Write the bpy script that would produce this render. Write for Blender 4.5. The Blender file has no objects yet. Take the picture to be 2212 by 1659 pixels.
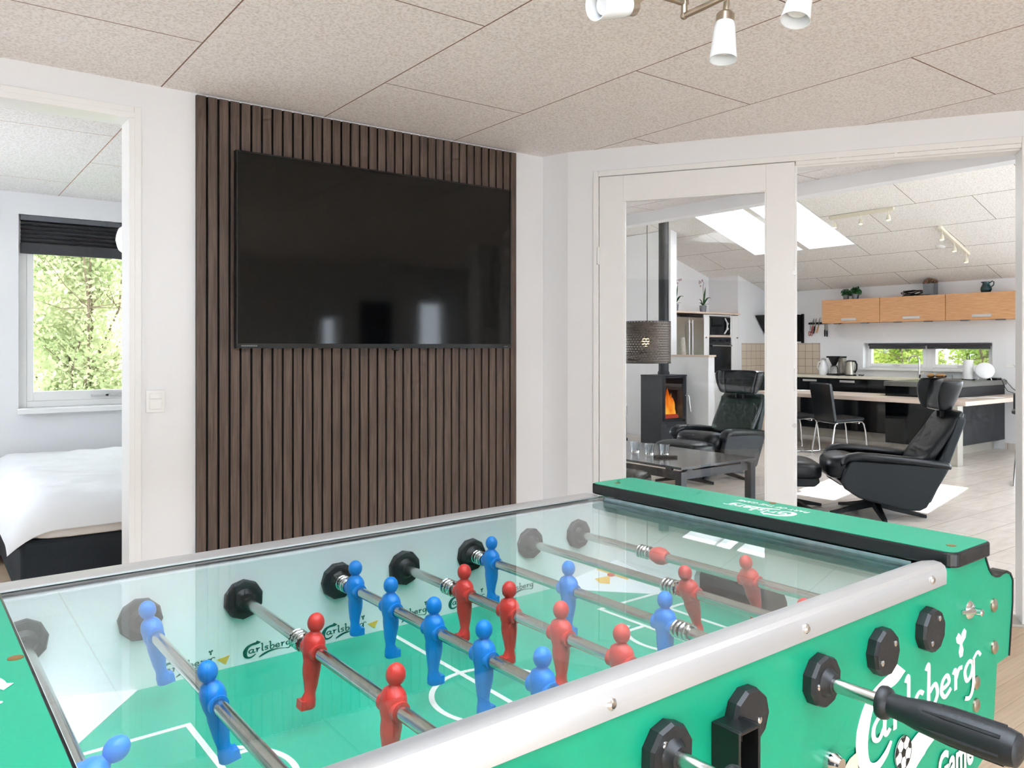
import bpy, bmesh, math, random
from mathutils import Vector, Matrix, noise
random.seed(7)
PI = math.pi
scn = bpy.context.scene
col = scn.collection

# ------------------------------------------------------------------ helpers
def lin(c):
    return c / 12.92 if c <= .04045 else ((c + .055) / 1.055) ** 2.4
def rgb(h):
    h = h.lstrip('#')
    return tuple(lin(int(h[i:i + 2], 16) / 255) for i in (0, 2, 4)) + (1,)

def new_mat(name):
    m = bpy.data.materials.new(name); m.use_nodes = True
    nt = m.node_tree
    return m, nt, nt.nodes['Principled BSDF'], nt.nodes, nt.links

def coords(N, L, scale=(1, 1, 1), rot=(0, 0, 0), loc=(0, 0, 0)):
    t = N.new('ShaderNodeTexCoord'); mp = N.new('ShaderNodeMapping')
    mp.inputs['Scale'].default_value = scale; mp.inputs['Rotation'].default_value = rot; mp.inputs['Location'].default_value = loc
    L.new(t.outputs['Object'], mp.inputs['Vector'])
    return mp.outputs['Vector']

def simple(name, color, rough=.5, metal=0, var=.06, vscale=12, bump=0, bscale=80, spec=.5, coat=0, stretch=(1, 1, 1)):
    m, nt, b, N, L = new_mat(name)
    c = rgb(color) if isinstance(color, str) else color
    v = coords(N, L, stretch)
    n = N.new('ShaderNodeTexNoise'); n.inputs['Scale'].default_value = vscale; n.inputs['Detail'].default_value = 4
    L.new(v, n.inputs['Vector'])
    mx = N.new('ShaderNodeMixRGB'); mx.inputs[1].default_value = tuple(x * (1 - var) for x in c[:3]) + (1,)
    mx.inputs[2].default_value = tuple(min(1, x * (1 + var)) for x in c[:3]) + (1,)
    L.new(n.outputs['Fac'], mx.inputs[0]); L.new(mx.outputs[0], b.inputs['Base Color'])
    b.inputs['Roughness'].default_value = rough; b.inputs['Metallic'].default_value = metal
    b.inputs['Specular IOR Level'].default_value = spec
    if coat: b.inputs['Coat Weight'].default_value = coat; b.inputs['Coat Roughness'].default_value = .08
    if bump:
        n2 = N.new('ShaderNodeTexNoise'); n2.inputs['Scale'].default_value = bscale; n2.inputs['Detail'].default_value = 5
        L.new(v, n2.inputs['Vector'])
        bp = N.new('ShaderNodeBump'); bp.inputs['Strength'].default_value = bump; bp.inputs['Distance'].default_value = .004
        L.new(n2.outputs['Fac'], bp.inputs['Height']); L.new(bp.outputs[0], b.inputs['Normal'])
    return m

def wood(name, c1, c2, rough=.45, axis=0, gscale=1.0, spec=.5):
    """streaky grain running along the given axis"""
    m, nt, b, N, L = new_mat(name)
    sc = [22 * gscale] * 3; sc[axis] = 1.1 * gscale
    v = coords(N, L, sc)
    n = N.new('ShaderNodeTexNoise'); n.inputs['Scale'].default_value = 4; n.inputs['Detail'].default_value = 8; n.inputs['Distortion'].default_value = .6
    L.new(v, n.inputs['Vector'])
    r = N.new('ShaderNodeValToRGB'); r.color_ramp.elements[0].position = .3; r.color_ramp.elements[1].position = .72
    r.color_ramp.elements[0].color = rgb(c1); r.color_ramp.elements[1].color = rgb(c2)
    L.new(n.outputs['Fac'], r.inputs[0]); L.new(r.outputs[0], b.inputs['Base Color'])
    b.inputs['Roughness'].default_value = rough; b.inputs['Specular IOR Level'].default_value = spec
    return m

def bricks(name, c1, c2, mortar, bw, rh, off=.5, msize=.004, origin=(0, 0), swap=False, rough=.5, speck=0, grain=None, bump=.15, plane='xy', speckscale=140):
    m, nt, b, N, L = new_mat(name)
    t = N.new('ShaderNodeTexCoord'); sp = N.new('ShaderNodeSeparateXYZ'); L.new(t.outputs['Object'], sp.inputs[0])
    cb = N.new('ShaderNodeCombineXYZ')
    ax = {'xy': ('X', 'Y'), 'xz': ('X', 'Z'), 'yz': ('Y', 'Z')}[plane]
    if swap: ax = ax[::-1]
    for k in (0, 1):
        s = N.new('ShaderNodeMath'); s.operation = 'SUBTRACT'; s.inputs[1].default_value = origin[k]
        L.new(sp.outputs[ax[k]], s.inputs[0]); L.new(s.outputs[0], cb.inputs[k])
    br = N.new('ShaderNodeTexBrick'); br.offset = off; br.offset_frequency = 2; br.squash = 1; br.squash_frequency = 2
    for k, val in (('Scale', 1), ('Mortar Size', msize), ('Mortar Smooth', .1), ('Bias', 0), ('Brick Width', bw), ('Row Height', rh)):
        br.inputs[k].default_value = val
    br.inputs['Color1'].default_value = rgb(c1); br.inputs['Color2'].default_value = rgb(c2); br.inputs['Mortar'].default_value = rgb(mortar)
    L.new(cb.outputs[0], br.inputs['Vector'])
    out = br.outputs['Color']
    if speck:
        n = N.new('ShaderNodeTexNoise'); n.inputs['Scale'].default_value = speckscale; n.inputs['Detail'].default_value = 3; n.inputs['Roughness'].default_value = .65
        L.new(t.outputs['Object'], n.inputs['Vector'])
        r = N.new('ShaderNodeValToRGB'); r.color_ramp.elements[0].position = .36; r.color_ramp.elements[1].position = .56
        d = 1 - speck; r.color_ramp.elements[0].color = (d, d * .97, d * .94, 1); r.color_ramp.elements[1].color = (1, 1, 1, 1)
        L.new(n.outputs['Fac'], r.inputs[0])
        mx = N.new('ShaderNodeMixRGB'); mx.blend_type = 'MULTIPLY'; mx.inputs[0].default_value = 1
        L.new(out, mx.inputs[1]); L.new(r.outputs[0], mx.inputs[2]); out = mx.outputs[0]
    if grain:
        mp = N.new('ShaderNodeMapping'); mp.inputs['Scale'].default_value = grain; L.new(t.outputs['Object'], mp.inputs['Vector'])
        n = N.new('ShaderNodeTexNoise'); n.inputs['Scale'].default_value = 3; n.inputs['Detail'].default_value = 6
        L.new(mp.outputs[0], n.inputs['Vector'])
        r = N.new('ShaderNodeValToRGB'); r.color_ramp.elements[0].position = .3; r.color_ramp.elements[1].position = .7
        r.color_ramp.elements[0].color = (.82, .8, .78, 1); r.color_ramp.elements[1].color = (1, 1, 1, 1)
        L.new(n.outputs['Fac'], r.inputs[0])
        mx = N.new('ShaderNodeMixRGB'); mx.blend_type = 'MULTIPLY'; mx.inputs[0].default_value = 1
        L.new(out, mx.inputs[1]); L.new(r.outputs[0], mx.inputs[2]); out = mx.outputs[0]
    L.new(out, b.inputs['Base Color']); b.inputs['Roughness'].default_value = rough
    if bump:
        bp = N.new('ShaderNodeBump'); bp.inputs['Strength'].default_value = bump; bp.inputs['Distance'].default_value = .003; bp.invert = True
        L.new(br.outputs['Fac'], bp.inputs['Height']); L.new(bp.outputs[0], b.inputs['Normal'])
    return m

def pane_mat(name, tint=(1, 1, 1, 1), ior=1.5, rough=0.0):
    m, nt, b, N, L = new_mat(name); N.remove(b)
    o = N['Material Output']
    tr = N.new('ShaderNodeBsdfTransparent'); tr.inputs[0].default_value = tint
    g = N.new('ShaderNodeBsdfGlossy'); g.inputs['Roughness'].default_value = rough
    f = N.new('ShaderNodeFresnel'); ge = N.new('ShaderNodeNewGeometry'); ma = N.new('ShaderNodeMath'); ma.operation = 'MULTIPLY_ADD'
    ma.inputs[1].default_value = 1 / ior - ior; ma.inputs[2].default_value = ior; L.new(ge.outputs['Backfacing'], ma.inputs[0]); L.new(ma.outputs[0], f.inputs['IOR'])
    mx = N.new('ShaderNodeMixShader'); L.new(f.outputs[0], mx.inputs[0]); L.new(tr.outputs[0], mx.inputs[1]); L.new(g.outputs[0], mx.inputs[2])
    L.new(mx.outputs[0], o.inputs[0])
    return m

def emit_mat(name, color, strength):
    m, nt, b, N, L = new_mat(name)
    b.inputs['Base Color'].default_value = color; b.inputs['Emission Color'].default_value = color; b.inputs['Emission Strength'].default_value = strength
    return m

def leaf_mat(name, c1, c2, trans=.5):
    m, nt, b, N, L = new_mat(name); N.remove(b); o = N['Material Output']
    n = N.new('ShaderNodeTexNoise'); n.inputs['Scale'].default_value = 1.7; n.inputs['Detail'].default_value = 6
    L.new(coords(N, L), n.inputs['Vector'])
    r = N.new('ShaderNodeValToRGB'); r.color_ramp.elements[0].position = .35; r.color_ramp.elements[1].position = .65
    r.color_ramp.elements[0].color = rgb(c1); r.color_ramp.elements[1].color = rgb(c2); L.new(n.outputs['Fac'], r.inputs[0])
    d = N.new('ShaderNodeBsdfDiffuse'); t = N.new('ShaderNodeBsdfTranslucent'); mx = N.new('ShaderNodeMixShader'); mx.inputs[0].default_value = trans
    L.new(r.outputs[0], d.inputs[0]); L.new(r.outputs[0], t.inputs[0]); L.new(d.outputs[0], mx.inputs[1]); L.new(t.outputs[0], mx.inputs[2]); L.new(mx.outputs[0], o.inputs[0])
    return m

class MB:
    def __init__(s): s.v = []; s.f = []
    def add(s, vs, fs):
        k = len(s.v); s.v += [tuple(v) for v in vs]; s.f += [tuple(i + k for i in f) for f in fs]; return s
    def box(s, a, b):
        x0, y0, z0 = a; x1, y1, z1 = b
        return s.add([(x0, y0, z0), (x1, y0, z0), (x1, y1, z0), (x0, y1, z0), (x0, y0, z1), (x1, y0, z1), (x1, y1, z1), (x0, y1, z1)],
                     [(0, 3, 2, 1), (4, 5, 6, 7), (0, 1, 5, 4), (1, 2, 6, 5), (2, 3, 7, 6), (3, 0, 4, 7)])
    def obox(s, c, size, M):
        k = len(s.v); h = [q / 2 for q in size]
        MB.box(s, (-h[0], -h[1], -h[2]), (h[0], h[1], h[2]))
        for i in range(k, len(s.v)): s.v[i] = tuple(Vector(c) + M @ Vector(s.v[i]))
        return s
    def prism(s, P, h0, h1, axis='z'):
        n = len(P)
        def q(p, h):
            return (p[0], p[1], h) if axis == 'z' else ((p[0], h, p[1]) if axis == 'y' else (h, p[0], p[1]))
        vs = [q(p, h0) for p in P] + [q(p, h1) for p in P]
        return s.add(vs, [tuple(range(n))[::-1], tuple(range(n, 2 * n))] + [(i, (i + 1) % n, n + (i + 1) % n, n + i) for i in range(n)])
    def loft(s, rings, caps=True, closed=True):
        n = len(rings[0]); vs = [v for r in rings for v in r]; fs = []
        for k in range(len(rings) - 1):
            for i in range(n if closed else n - 1):
                j = (i + 1) % n; fs.append((k * n + i, k * n + j, (k + 1) * n + j, (k + 1) * n + i))
        if caps: fs += [tuple(range(n))[::-1], tuple(range((len(rings) - 1) * n, len(rings) * n))]
        return s.add(vs, fs)
    def cyl(s, p0, p1, r0, r1=None, n=20):
        r1 = r0 if r1 is None else r1
        return s.rev(p0, p1, [(r0, 0), (r1, 1)], n)
    def rev(s, p0, p1, prof, n=24, caps=True):
        """surface of revolution from p0 to p1; prof = (radius, fraction along)"""
        p0 = Vector(p0); p1 = Vector(p1); d = p1 - p0; q = d.normalized().to_track_quat('Z', 'Y')
        ax = q @ Vector((1, 0, 0)); ay = q @ Vector((0, 1, 0))
        rings = [[p0 + d * t + (ax * math.cos(2 * PI * i / n) + ay * math.sin(2 * PI * i / n)) * max(r, 1e-5) for i in range(n)] for r, t in prof]
        return s.loft(rings, caps)
    def tube(s, P, r, n=10):
        P = [Vector(p) for p in P]; rs = r if isinstance(r, (list, tuple)) else [r] * len(P); rings = []
        up = None
        for i, p in enumerate(P):
            t = (P[min(i + 1, len(P) - 1)] - P[max(i - 1, 0)]).normalized()
            if up is None:
                up = Vector((0, 0, 1)) if abs(t.z) < .9 else Vector((1, 0, 0))
            a = t.cross(up).normalized(); b = a.cross(t).normalized(); up = b
            rings.append([p + (a * math.cos(2 * PI * k / n) + b * math.sin(2 * PI * k / n)) * rs[i] for k in range(n)])
        return s.loft(rings)
    def ell(s, c, r, n=16, m=10, M=None):
        c = Vector(c); rings = []
        for j in range(m + 1):
            t = PI * j / m; rr = max(math.sin(t), 1e-3)
            ring = []
            for i in range(n):
                p = Vector((r[0] * rr * math.cos(2 * PI * i / n), r[1] * rr * math.sin(2 * PI * i / n), -r[2] * math.cos(t)))
                ring.append(c + (M @ p if M else p))
            rings.append(ring)
        return s.loft(rings)
    def stroke(s, pts, w, O, U, V, N, th=.0008, sm=True):
        """flat pen stroke on the plane O + x*U + y*V, raised by th along N; w = one width or one per point (in plane units)"""
        P = spline(pts) if sm else [Vector((p[0], p[1])) for p in pts]
        k = len(P); W = []
        for i in range(k):
            if isinstance(w, (int, float)): W.append(w)
            else:
                t = i / (k - 1) * (len(w) - 1); a = int(min(t, len(w) - 2)); W.append(w[a] + (w[a + 1] - w[a]) * (t - a))
        top = []; bot = []
        for i, p in enumerate(P):
            d = (P[min(i + 1, k - 1)] - P[max(i - 1, 0)]).normalized(); nn = Vector((-d.y, d.x))
            for lst, sg in ((top, 1), (bot, -1)):
                q = p + nn * W[i] * .5 * sg; lst.append(Vector(O) + Vector(U) * q.x + Vector(V) * q.y)
        off = Vector(N) * th; vs = top + bot + [v + off for v in top] + [v + off for v in bot]; fs = []
        for i in range(k - 1):
            fs += [(2 * k + i, 2 * k + i + 1, 3 * k + i + 1, 3 * k + i), (i, 2 * k + i, 2 * k + i + 1, i + 1)[::-1], (k + i, k + i + 1, 3 * k + i + 1, 3 * k + i)[::-1]]
        return s.add(vs, fs)
    def build(s, name, mat, parent=None, bevel=0, smooth=False, subsurf=0, seg=2, loc=None, rotz=0, ang=35):
        me = bpy.data.meshes.new(name); me.from_pydata(s.v, [], s.f)
        bm = bmesh.new(); bm.from_mesh(me); bmesh.ops.recalc_face_normals(bm, faces=bm.faces); bm.to_mesh(me); bm.free()
        me.materials.append(mat); o = bpy.data.objects.new(name, me); col.objects.link(o)
        if parent: o.parent = parent
        if loc: o.location = loc
        o.rotation_euler[2] = rotz
        if smooth or subsurf:
            for p in me.polygons: p.use_smooth = True
            if not subsurf:
                me.set_sharp_from_angle(angle=math.radians(ang))
        if bevel:
            b = o.modifiers.new('bevel', 'BEVEL'); b.width = bevel; b.segments = seg; b.limit_method = 'ANGLE'; b.angle_limit = math.radians(40)
        if subsurf:
            b = o.modifiers.new('sub', 'SUBSURF'); b.levels = subsurf; b.render_levels = subsurf
        return o

def spline(pts, sub=8):
    P = [Vector((p[0], p[1])) for p in pts]
    if len(P) < 3: return P
    out = []
    for i in range(len(P) - 1):
        a = P[max(i - 1, 0)]; b = P[i]; c = P[i + 1]; d = P[min(i + 2, len(P) - 1)]
        for k in range(sub):
            t = k / sub
            out.append(.5 * ((2 * b) + (c - a) * t + (2 * a - 5 * b + 4 * c - d) * t * t + (3 * b - a - 3 * c + d) * t ** 3))
    return out + [P[-1]]

def thing(name, label, cat, loc=(0, 0, 0), rotz=0, group=None):
    o = bpy.data.objects.new(name, None); col.objects.link(o); o.location = loc; o.rotation_euler = (0, 0, rotz)
    o.empty_display_size = .05; o['label'] = label; o['category'] = cat
    if group: o['group'] = group
    return o
def tag(o, label, cat, group=None):
    o['label'] = label; o['category'] = cat
    if group: o['group'] = group
    return o
def struct(o): o['kind'] = 'structure'; return o
def dup(root, loc, rotz, label):
    r = root.copy(); col.objects.link(r); r.location = loc; r.rotation_euler = (0, 0, rotz); r['label'] = label
    for ch in list(root.children):
        c = ch.copy(); col.objects.link(c); c.parent = r
        for g in list(ch.children):
            d = g.copy(); col.objects.link(d); d.parent = c
    return r
def puffy(mb, a, b, n=10, pw=.35, amp=.0, fr=3, seed=0):
    """rounded cushion filling the box a-b"""
    bm = bmesh.new(); bmesh.ops.create_cube(bm, size=2); bmesh.ops.subdivide_edges(bm, edges=bm.edges, cuts=n, use_grid_fill=True)
    c = [(a[i] + b[i]) / 2 for i in range(3)]; h = [(b[i] - a[i]) / 2 for i in range(3)]
    bm.verts.ensure_lookup_table(); vs = []
    for v in bm.verts:
        p = v.co; e = 2 / pw
        k = (abs(p.x) ** e + abs(p.y) ** e + abs(p.z) ** e) ** (1 / e)
        q = Vector((p.x / k, p.y / k, p.z / k))
        w = Vector((c[0] + q.x * h[0], c[1] + q.y * h[1], c[2] + q.z * h[2]))
        if amp: w += q.normalized() * amp * (noise.noise(w * fr + Vector((seed, seed, 0))) + .5 * noise.noise(w * fr * 2.7))
        vs.append(w)
    mb.add(vs, [tuple(v.index for v in f.verts) for f in bm.faces]); bm.free(); return mb

# ------------------------------------------------------------------ materials
M = {}
M['wall'] = simple('white_wall_paint', (.84, .84, .85, 1), .6, var=.015, vscale=2, bump=.05, bscale=150)
M['trimw'] = simple('white_trim_lacquer', (.85, .84, .825, 1), .35, var=.01)
M['ceil'] = bricks('wood_wool_ceiling', '#f5f1f0', '#f2eeed', '#86685a', 1.5, .752, msize=.003, origin=(1.55, .853), swap=True, rough=.95, speck=.22, speckscale=95)
M['ceilbed'] = bricks('wood_wool_bedroom_ceiling', '#f5f1f0', '#f2eeed', '#bd917c', 1.5, .752, msize=.003, origin=(4.70, .853), swap=True, rough=.95, speck=.22, speckscale=95)
M['ceilk'] = bricks('wood_wool_vault', '#f5f2ee', '#f2efeb', '#776b62', 1.2, .61, msize=.0035, origin=(4.48, 9.08 - .61 * 4), swap=True, rough=.95, speck=.22, speckscale=80)
M['woodfloor'] = bricks('oak_strip_floor', '#dcc4a8', '#d3b797', '#b39675', 1.4, .09, off=.37, msize=.0012, rough=.35, grain=(1.2, 26, 1))
M['tile'] = bricks('beige_floor_tile', '#e0d8cf', '#d6ccc1', '#988d82', .62, .31, msize=.003, origin=(.1, .07), rough=.32, grain=(1.5, 7, 1))
M['walltile'] = bricks('beige_wall_tile', '#d3c4b2', '#cdbda9', '#6b5c4e', .125, .118, off=0, msize=.0025, origin=(7.10, .91), rough=.3, plane='yz')
M['walltile2'] = bricks('beige_wall_tile_side', '#d3c4b2', '#cdbda9', '#6b5c4e', .125, .118, off=0, msize=.0025, origin=(10.65, .91), rough=.3, plane='xz')
M['slat'] = wood('dark_oak_slat', '#4a3c34', '#6d5b50', .55, axis=2, gscale=1)
M['felt'] = simple('black_felt', '#0c0c0d', .95)
M['tvscreen'] = simple('tv_screen_black', '#040405', .06, var=0, spec=.5)
M['black'] = simple('black_plastic', '#131415', .35, var=.1)
M['blacksatin'] = simple('black_satin_plastic', '#1d1f22', .42, var=.1, bump=.08, bscale=200)
M['blackmetal'] = simple('black_powder_metal', '#1b1e22', .4, var=.05, metal=.2)
M['chrome'] = simple('polished_chrome', '#d8d8d8', .12, metal=1, var=.02)
M['steelrod'] = simple('worn_steel_rod', '#c9c8c4', .2, metal=1, var=.08, vscale=60)
M['alu'] = simple('brushed_aluminium', '#cfcdcc', .42, metal=.8, var=.05, vscale=8, stretch=(.6, 30, 30))
M['galv'] = simple('galvanised_steel', '#9fb0b4', .35, metal=.9, var=.35, vscale=45)
M['nickel'] = simple('brushed_nickel', '#b7aa99', .3, metal=1, var=.06)
M['green'] = simple('green_laminate', (.004, .28, .155, 1), .38, var=.03, spec=.4, bump=.03, bscale=300)
M['field'] = simple('green_pitch', (.010, .45, .28, 1), .35, var=.05, vscale=9)
M['whitelam'] = simple('white_laminate', (.85, .87, .87, 1), .4, var=.04, vscale=40)
M['ink'] = simple('white_print', (.85, .84, .80, 1), .5, var=.01)
M['greenink'] = simple('dark_green_print', (.0, .14, .10, 1), .5, var=.02)
M['yellow'] = simple('yellow_print', (.9, .55, .08, 1), .5, var=.02)
M['redink'] = simple('red_print', (.75, .12, .05, 1), .5, var=.02)
M['blueman'] = simple('blue_plastic', (.0, .25, .80, 1), .32, var=.05, spec=.5)
M['redman'] = simple('red_plastic', (.78, .05, .04, 1), .32, var=.05, spec=.5)
M['brass'] = simple('dull_brass', '#a57c4a', .4, metal=.8)
M['glass'] = pane_mat('window_glass')
M['tabletop'] = pane_mat('table_glass', (.985, .997, .994, 1), 1.5)
M['tumbler'], _a, _b, _c, _d = new_mat('tumbler_glass'); _b.inputs['Transmission Weight'].default_value = 1; _b.inputs['Roughness'].default_value = .02; _b.inputs['IOR'].default_value = 1.5; _b.inputs['Base Color'].default_value = (.93, .96, .97, 1)
M['opal'] = simple('opal_white_glass', (.86, .87, .88, 1), .15, var=.01)
M['linen'] = simple('white_linen', (.86, .86, .87, 1), .9, var=.02, bump=.25, bscale=25)
M['mattress'] = simple('cream_mattress', (.80, .76, .73, 1), .9, var=.03)
M['bedbase'] = simple('charcoal_bed_fabric', '#2b3036', .95, var=.15, vscale=120, bump=.3, bscale=400)
M['leather'] = simple('black_leather', '#111519', .33, var=.12, bump=.1, bscale=160)
M['shell'] = simple('blue_black_upholstery', '#111a20', .55, var=.08, bump=.1, bscale=250)
M['oak'] = wood('light_oak_veneer', '#c98f5e', '#dfae7f', .4, axis=1, gscale=1.5)
M['beech'] = simple('pale_beige_laminate', '#d9c5b4', .4, var=.04, vscale=20)
M['shelfwood'] = simple('pale_pink_wood', '#d8c0ac', .5, var=.06, vscale=18)
M['tabletopk'] = wood('greyish_dining_laminate', '#cdb9aa', '#dccbbd', .35, axis=1, gscale=.6)
M['concrete'] = simple('dark_grey_worktop', '#6a6a66', .35, var=.12, vscale=40)
M['worktop'] = simple('cream_worktop', '#e0d9c6', .35, var=.03)
M['blackgloss'] = simple('black_high_gloss', '#0d1114', .08, var=.05, spec=.5)
M['blackmatte'] = simple('black_panel', '#23252a', .5, var=.06)
M['plinth'] = simple('grey_steel_plinth', '#b6b2a8', .4, metal=.3, var=.05)
M['steel'] = simple('brushed_stainless', '#a8a49a', .3, metal=.9, var=.05, stretch=(20, 20, 1))
M['stove'] = simple('stove_grey_steel', '#3f4144', .55, metal=.3, var=.08)
M['pipe'] = simple('stove_pipe_black', '#2b2d30', .45, metal=.3, var=.08)
M['ctable'] = simple('dark_grey_table_glass', '#4c5054', .15, var=.03)
M['ctframe'] = simple('dark_grey_table_frame', '#3a3d42', .4, var=.05)
M['pleat'] = simple('charcoal_pleated_fabric', '#4a4a4d', .9, var=.08, vscale=90)
M['blindtop'] = simple('grey_blind_rail', '#6c6f76', .4, metal=.4)
M['stonevase'] = simple('grey_marbled_stone', '#aaa49a', .5, var=.35, vscale=30)
M['zinc'] = simple('grey_zinc', '#7b7f84', .5, metal=.4, var=.1)
M['dryflower'] = simple('brown_dried_flower', '#8b6a52', .9, var=.3, vscale=60)
M['leafdark'] = simple('dark_green_leaf', '#24602f', .45, var=.3, vscale=30)
M['petal'] = simple('faded_petal', '#a98d8a', .8, var=.2)
M['jug'] = simple('dark_green_glaze', '#1f4244', .12, var=.15, vscale=25)
M['cable'] = simple('black_cable', '#202224', .5)
M['bark'] = simple('brown_bark', '#6b5a48', .9, var=.3, vscale=30, bump=.5)
M['leafA'] = leaf_mat('spring_leaf', '#a2ae7c', '#d9d9b6', .45)
M['leafB'] = leaf_mat('hedge_leaf', '#8fad4f', '#cdd27c', .5)
M['grass'] = simple('lawn_grass', '#6f9a45', .9, var=.3, vscale=8)
M['bounce_paving'] = bricks('pale_bounce_paving', '#dadada', '#d0d0d0', '#a5a5a3', .6, .6, rough=.8)
M['paper'] = simple('white_paper', (.85, .84, .83, 1), .8, var=.02)
M['redhandle'] = simple('red_rubber_handle', '#a8433c', .5)
M['tan'] = simple('tan_bread', '#c79763', .7, var=.3, vscale=40)
M['bluedoor'] = simple('dark_blue_door', '#14283c', .5, var=.05)
M['curtain'] = simple('dark_grey_curtain', '#1d1c1d', .9, var=.1)

# ------------------------------------------------------------------ camera and render settings
H = 1.33
A = math.radians(53.15)
cam = bpy.data.cameras.new('camera'); co = bpy.data.objects.new('camera', cam); col.objects.link(co)
co.location = (0, 0, H); co.rotation_euler = (PI / 2, 0, A - PI / 2)
cam.sensor_width = 36; cam.sensor_fit = 'HORIZONTAL'; cam.lens = 36 * 1719 / 2212; cam.shift_y = -(829.5 - 750) / 2212
cam.clip_start = .02; cam.clip_end = 200
scn.camera = co
vs = scn.view_settings; vs.view_transform = 'Standard'; vs.look = 'None'; vs.gamma = 1; vs.use_curve_mapping = False
vs.exposure = 0.5
scn.render.engine = 'CYCLES'
cy = scn.cycles
cy.use_denoising = True; cy.max_bounces = 9; cy.diffuse_bounces = 5; cy.glossy_bounces = 4; cy.transmission_bounces = 6; cy.transparent_max_bounces = 14
cy.use_adaptive_sampling = True; cy.adaptive_threshold = .12; cy.adaptive_min_samples = 12
cy.sample_clamp_indirect = 6; cy.caustics_reflective = False; cy.caustics_refractive = False
# ------------------------------------------------------------------ shell of the house
ZC = 2.46; YT = 3.677; X1 = 11.365
AX, AY = 3.025, 3.499
DX, DY = .53, -.848
def dl(y): return AX + DX * (AY - y) / -DY      # x of the diagonal wall's front face at a given y
DR = math.atan2(DY, DX)
def zc(x): return 2.23 + .32 * (X1 - x)

# floors
struct(MB().prism([(-2.4, -2.8), (dl(-2.8) + .10, -2.8), (dl(3.6) + .10, 3.6), (2.98, 3.8), (2.98, 7.0), (-1.0, 7.0), (-1.0, 3.8), (-2.4, 3.8)], -.12, 0).build('floor', M['woodfloor']))
struct(MB().prism([(dl(-2.8) + .102, -2.8), (11.6, -2.8), (11.6, 9.9), (2.982, 9.9), (2.982, 3.8), (dl(3.6) + .102, 3.6)], -.12, -.0005).build('floor', M['tile']))
struct(MB().prism([(-1.6, 8.0), (3.6, 8.0), (3.6, 20), (-1.6, 20)], -.5, -.245).build('ground', M['grass']))
struct(MB().prism([(-60, -60), (60, -60), (60, 60), (-60, 60)], -.5, -.25).build('ground', M['bounce_paving']))  # pale paving added to bounce daylight up onto the ceilings
# ceilings
GSX, GSY = (-.6, 1.62), (-1.2, 1.32)          # unseen roof light added to brighten the football table
struct(MB().prism([(GSX[0], -2.8), (GSX[1], -2.8), (GSX[1], GSY[0]), (GSX[0], GSY[0])], ZC, ZC + .3).prism([(GSX[0], GSY[1]), (GSX[1], GSY[1]), (GSX[1], 3.75), (GSX[0], 3.75)], ZC, ZC + .3)
    .prism([(-2.4, -2.8), (GSX[0], -2.8), (GSX[0], 3.75), (-2.4, 3.75)], ZC, ZC + .3).prism([(GSX[1], -2.8), (dl(-2.8) + .06, -2.8), (dl(3.499) + .06, 3.52), (2.985, 3.75), (GSX[1], 3.75)], ZC, ZC + .3).build('ceiling', M['ceil']))
w = struct(bpy.data.objects.new('window_4', None)); col.objects.link(w); f = MB()
for p in (((GSX[0], GSY[0]), (GSX[1], GSY[0] + .05)), ((GSX[0], GSY[1] - .05), (GSX[1], GSY[1])), ((GSX[0], GSY[0]), (GSX[0] + .05, GSY[1])), ((GSX[1] - .05, GSY[0]), (GSX[1], GSY[1]))): f.box((p[0][0], p[0][1], ZC + .01), (p[1][0], p[1][1], ZC + .29))
f.build('window_frame', M['trimw'], w); MB().box((GSX[0] + .05, GSY[0] + .05, ZC + .24), (GSX[1] - .05, GSY[1] - .05, ZC + .25)).build('pane', M['glass'], w)
struct(MB().box((-1.0, 3.75, ZC), (2.985, 7.25, ZC + .3)).build('ceiling', M['ceilbed']))
struct(MB().prism([(4.94, .52), (4.88, .62), (4.88, 9.8), (2.985, 9.8), (2.985, 3.75), (dl(3.499) + .06, 3.52)], ZC, ZC + .3).build('ceiling', M['ceil']))
# vault with two skylight wells
SKX = (8.30, 9.93)
SKL = ((6.45, 7.26), (5.68, 6.37)); SK3 = (5.5, 7.8, .8, 2.1)      # third light is unseen, added to brighten the living room
TH = .5
def slab(mb, x0, x1, y0, y1):
    mb.prism([(x0, zc(x0)), (x1, zc(x1)), (x1, zc(x1) + TH), (x0, zc(x0) + TH)], y0, y1, 'y')
v = MB(); XV0, XV1 = 4.9, 11.7
slab(v, XV0, SK3[0], -.2, 9.9); slab(v, SK3[0], SK3[1], -.2, SK3[2]); slab(v, SK3[0], SK3[1], SK3[3], 9.9); slab(v, SK3[1], SKX[0], -.2, 9.9); slab(v, SKX[1], XV1, -.2, 9.9)
slab(v, SKX[0], SKX[1], -.2, SKL[1][0]); slab(v, SKX[0], SKX[1], SKL[1][1], SKL[0][0]); slab(v, SKX[0], SKX[1], SKL[0][1], 9.9)
struct(v.build('ceiling', M['ceilk']))
struct(MB().box((4.875, .62, 2.37), (4.99, 9.8, 4.9)).box((4.875, -.2, 2.5), (4.99, .62, 4.9)).build('wall_front', M['wall']))
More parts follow.
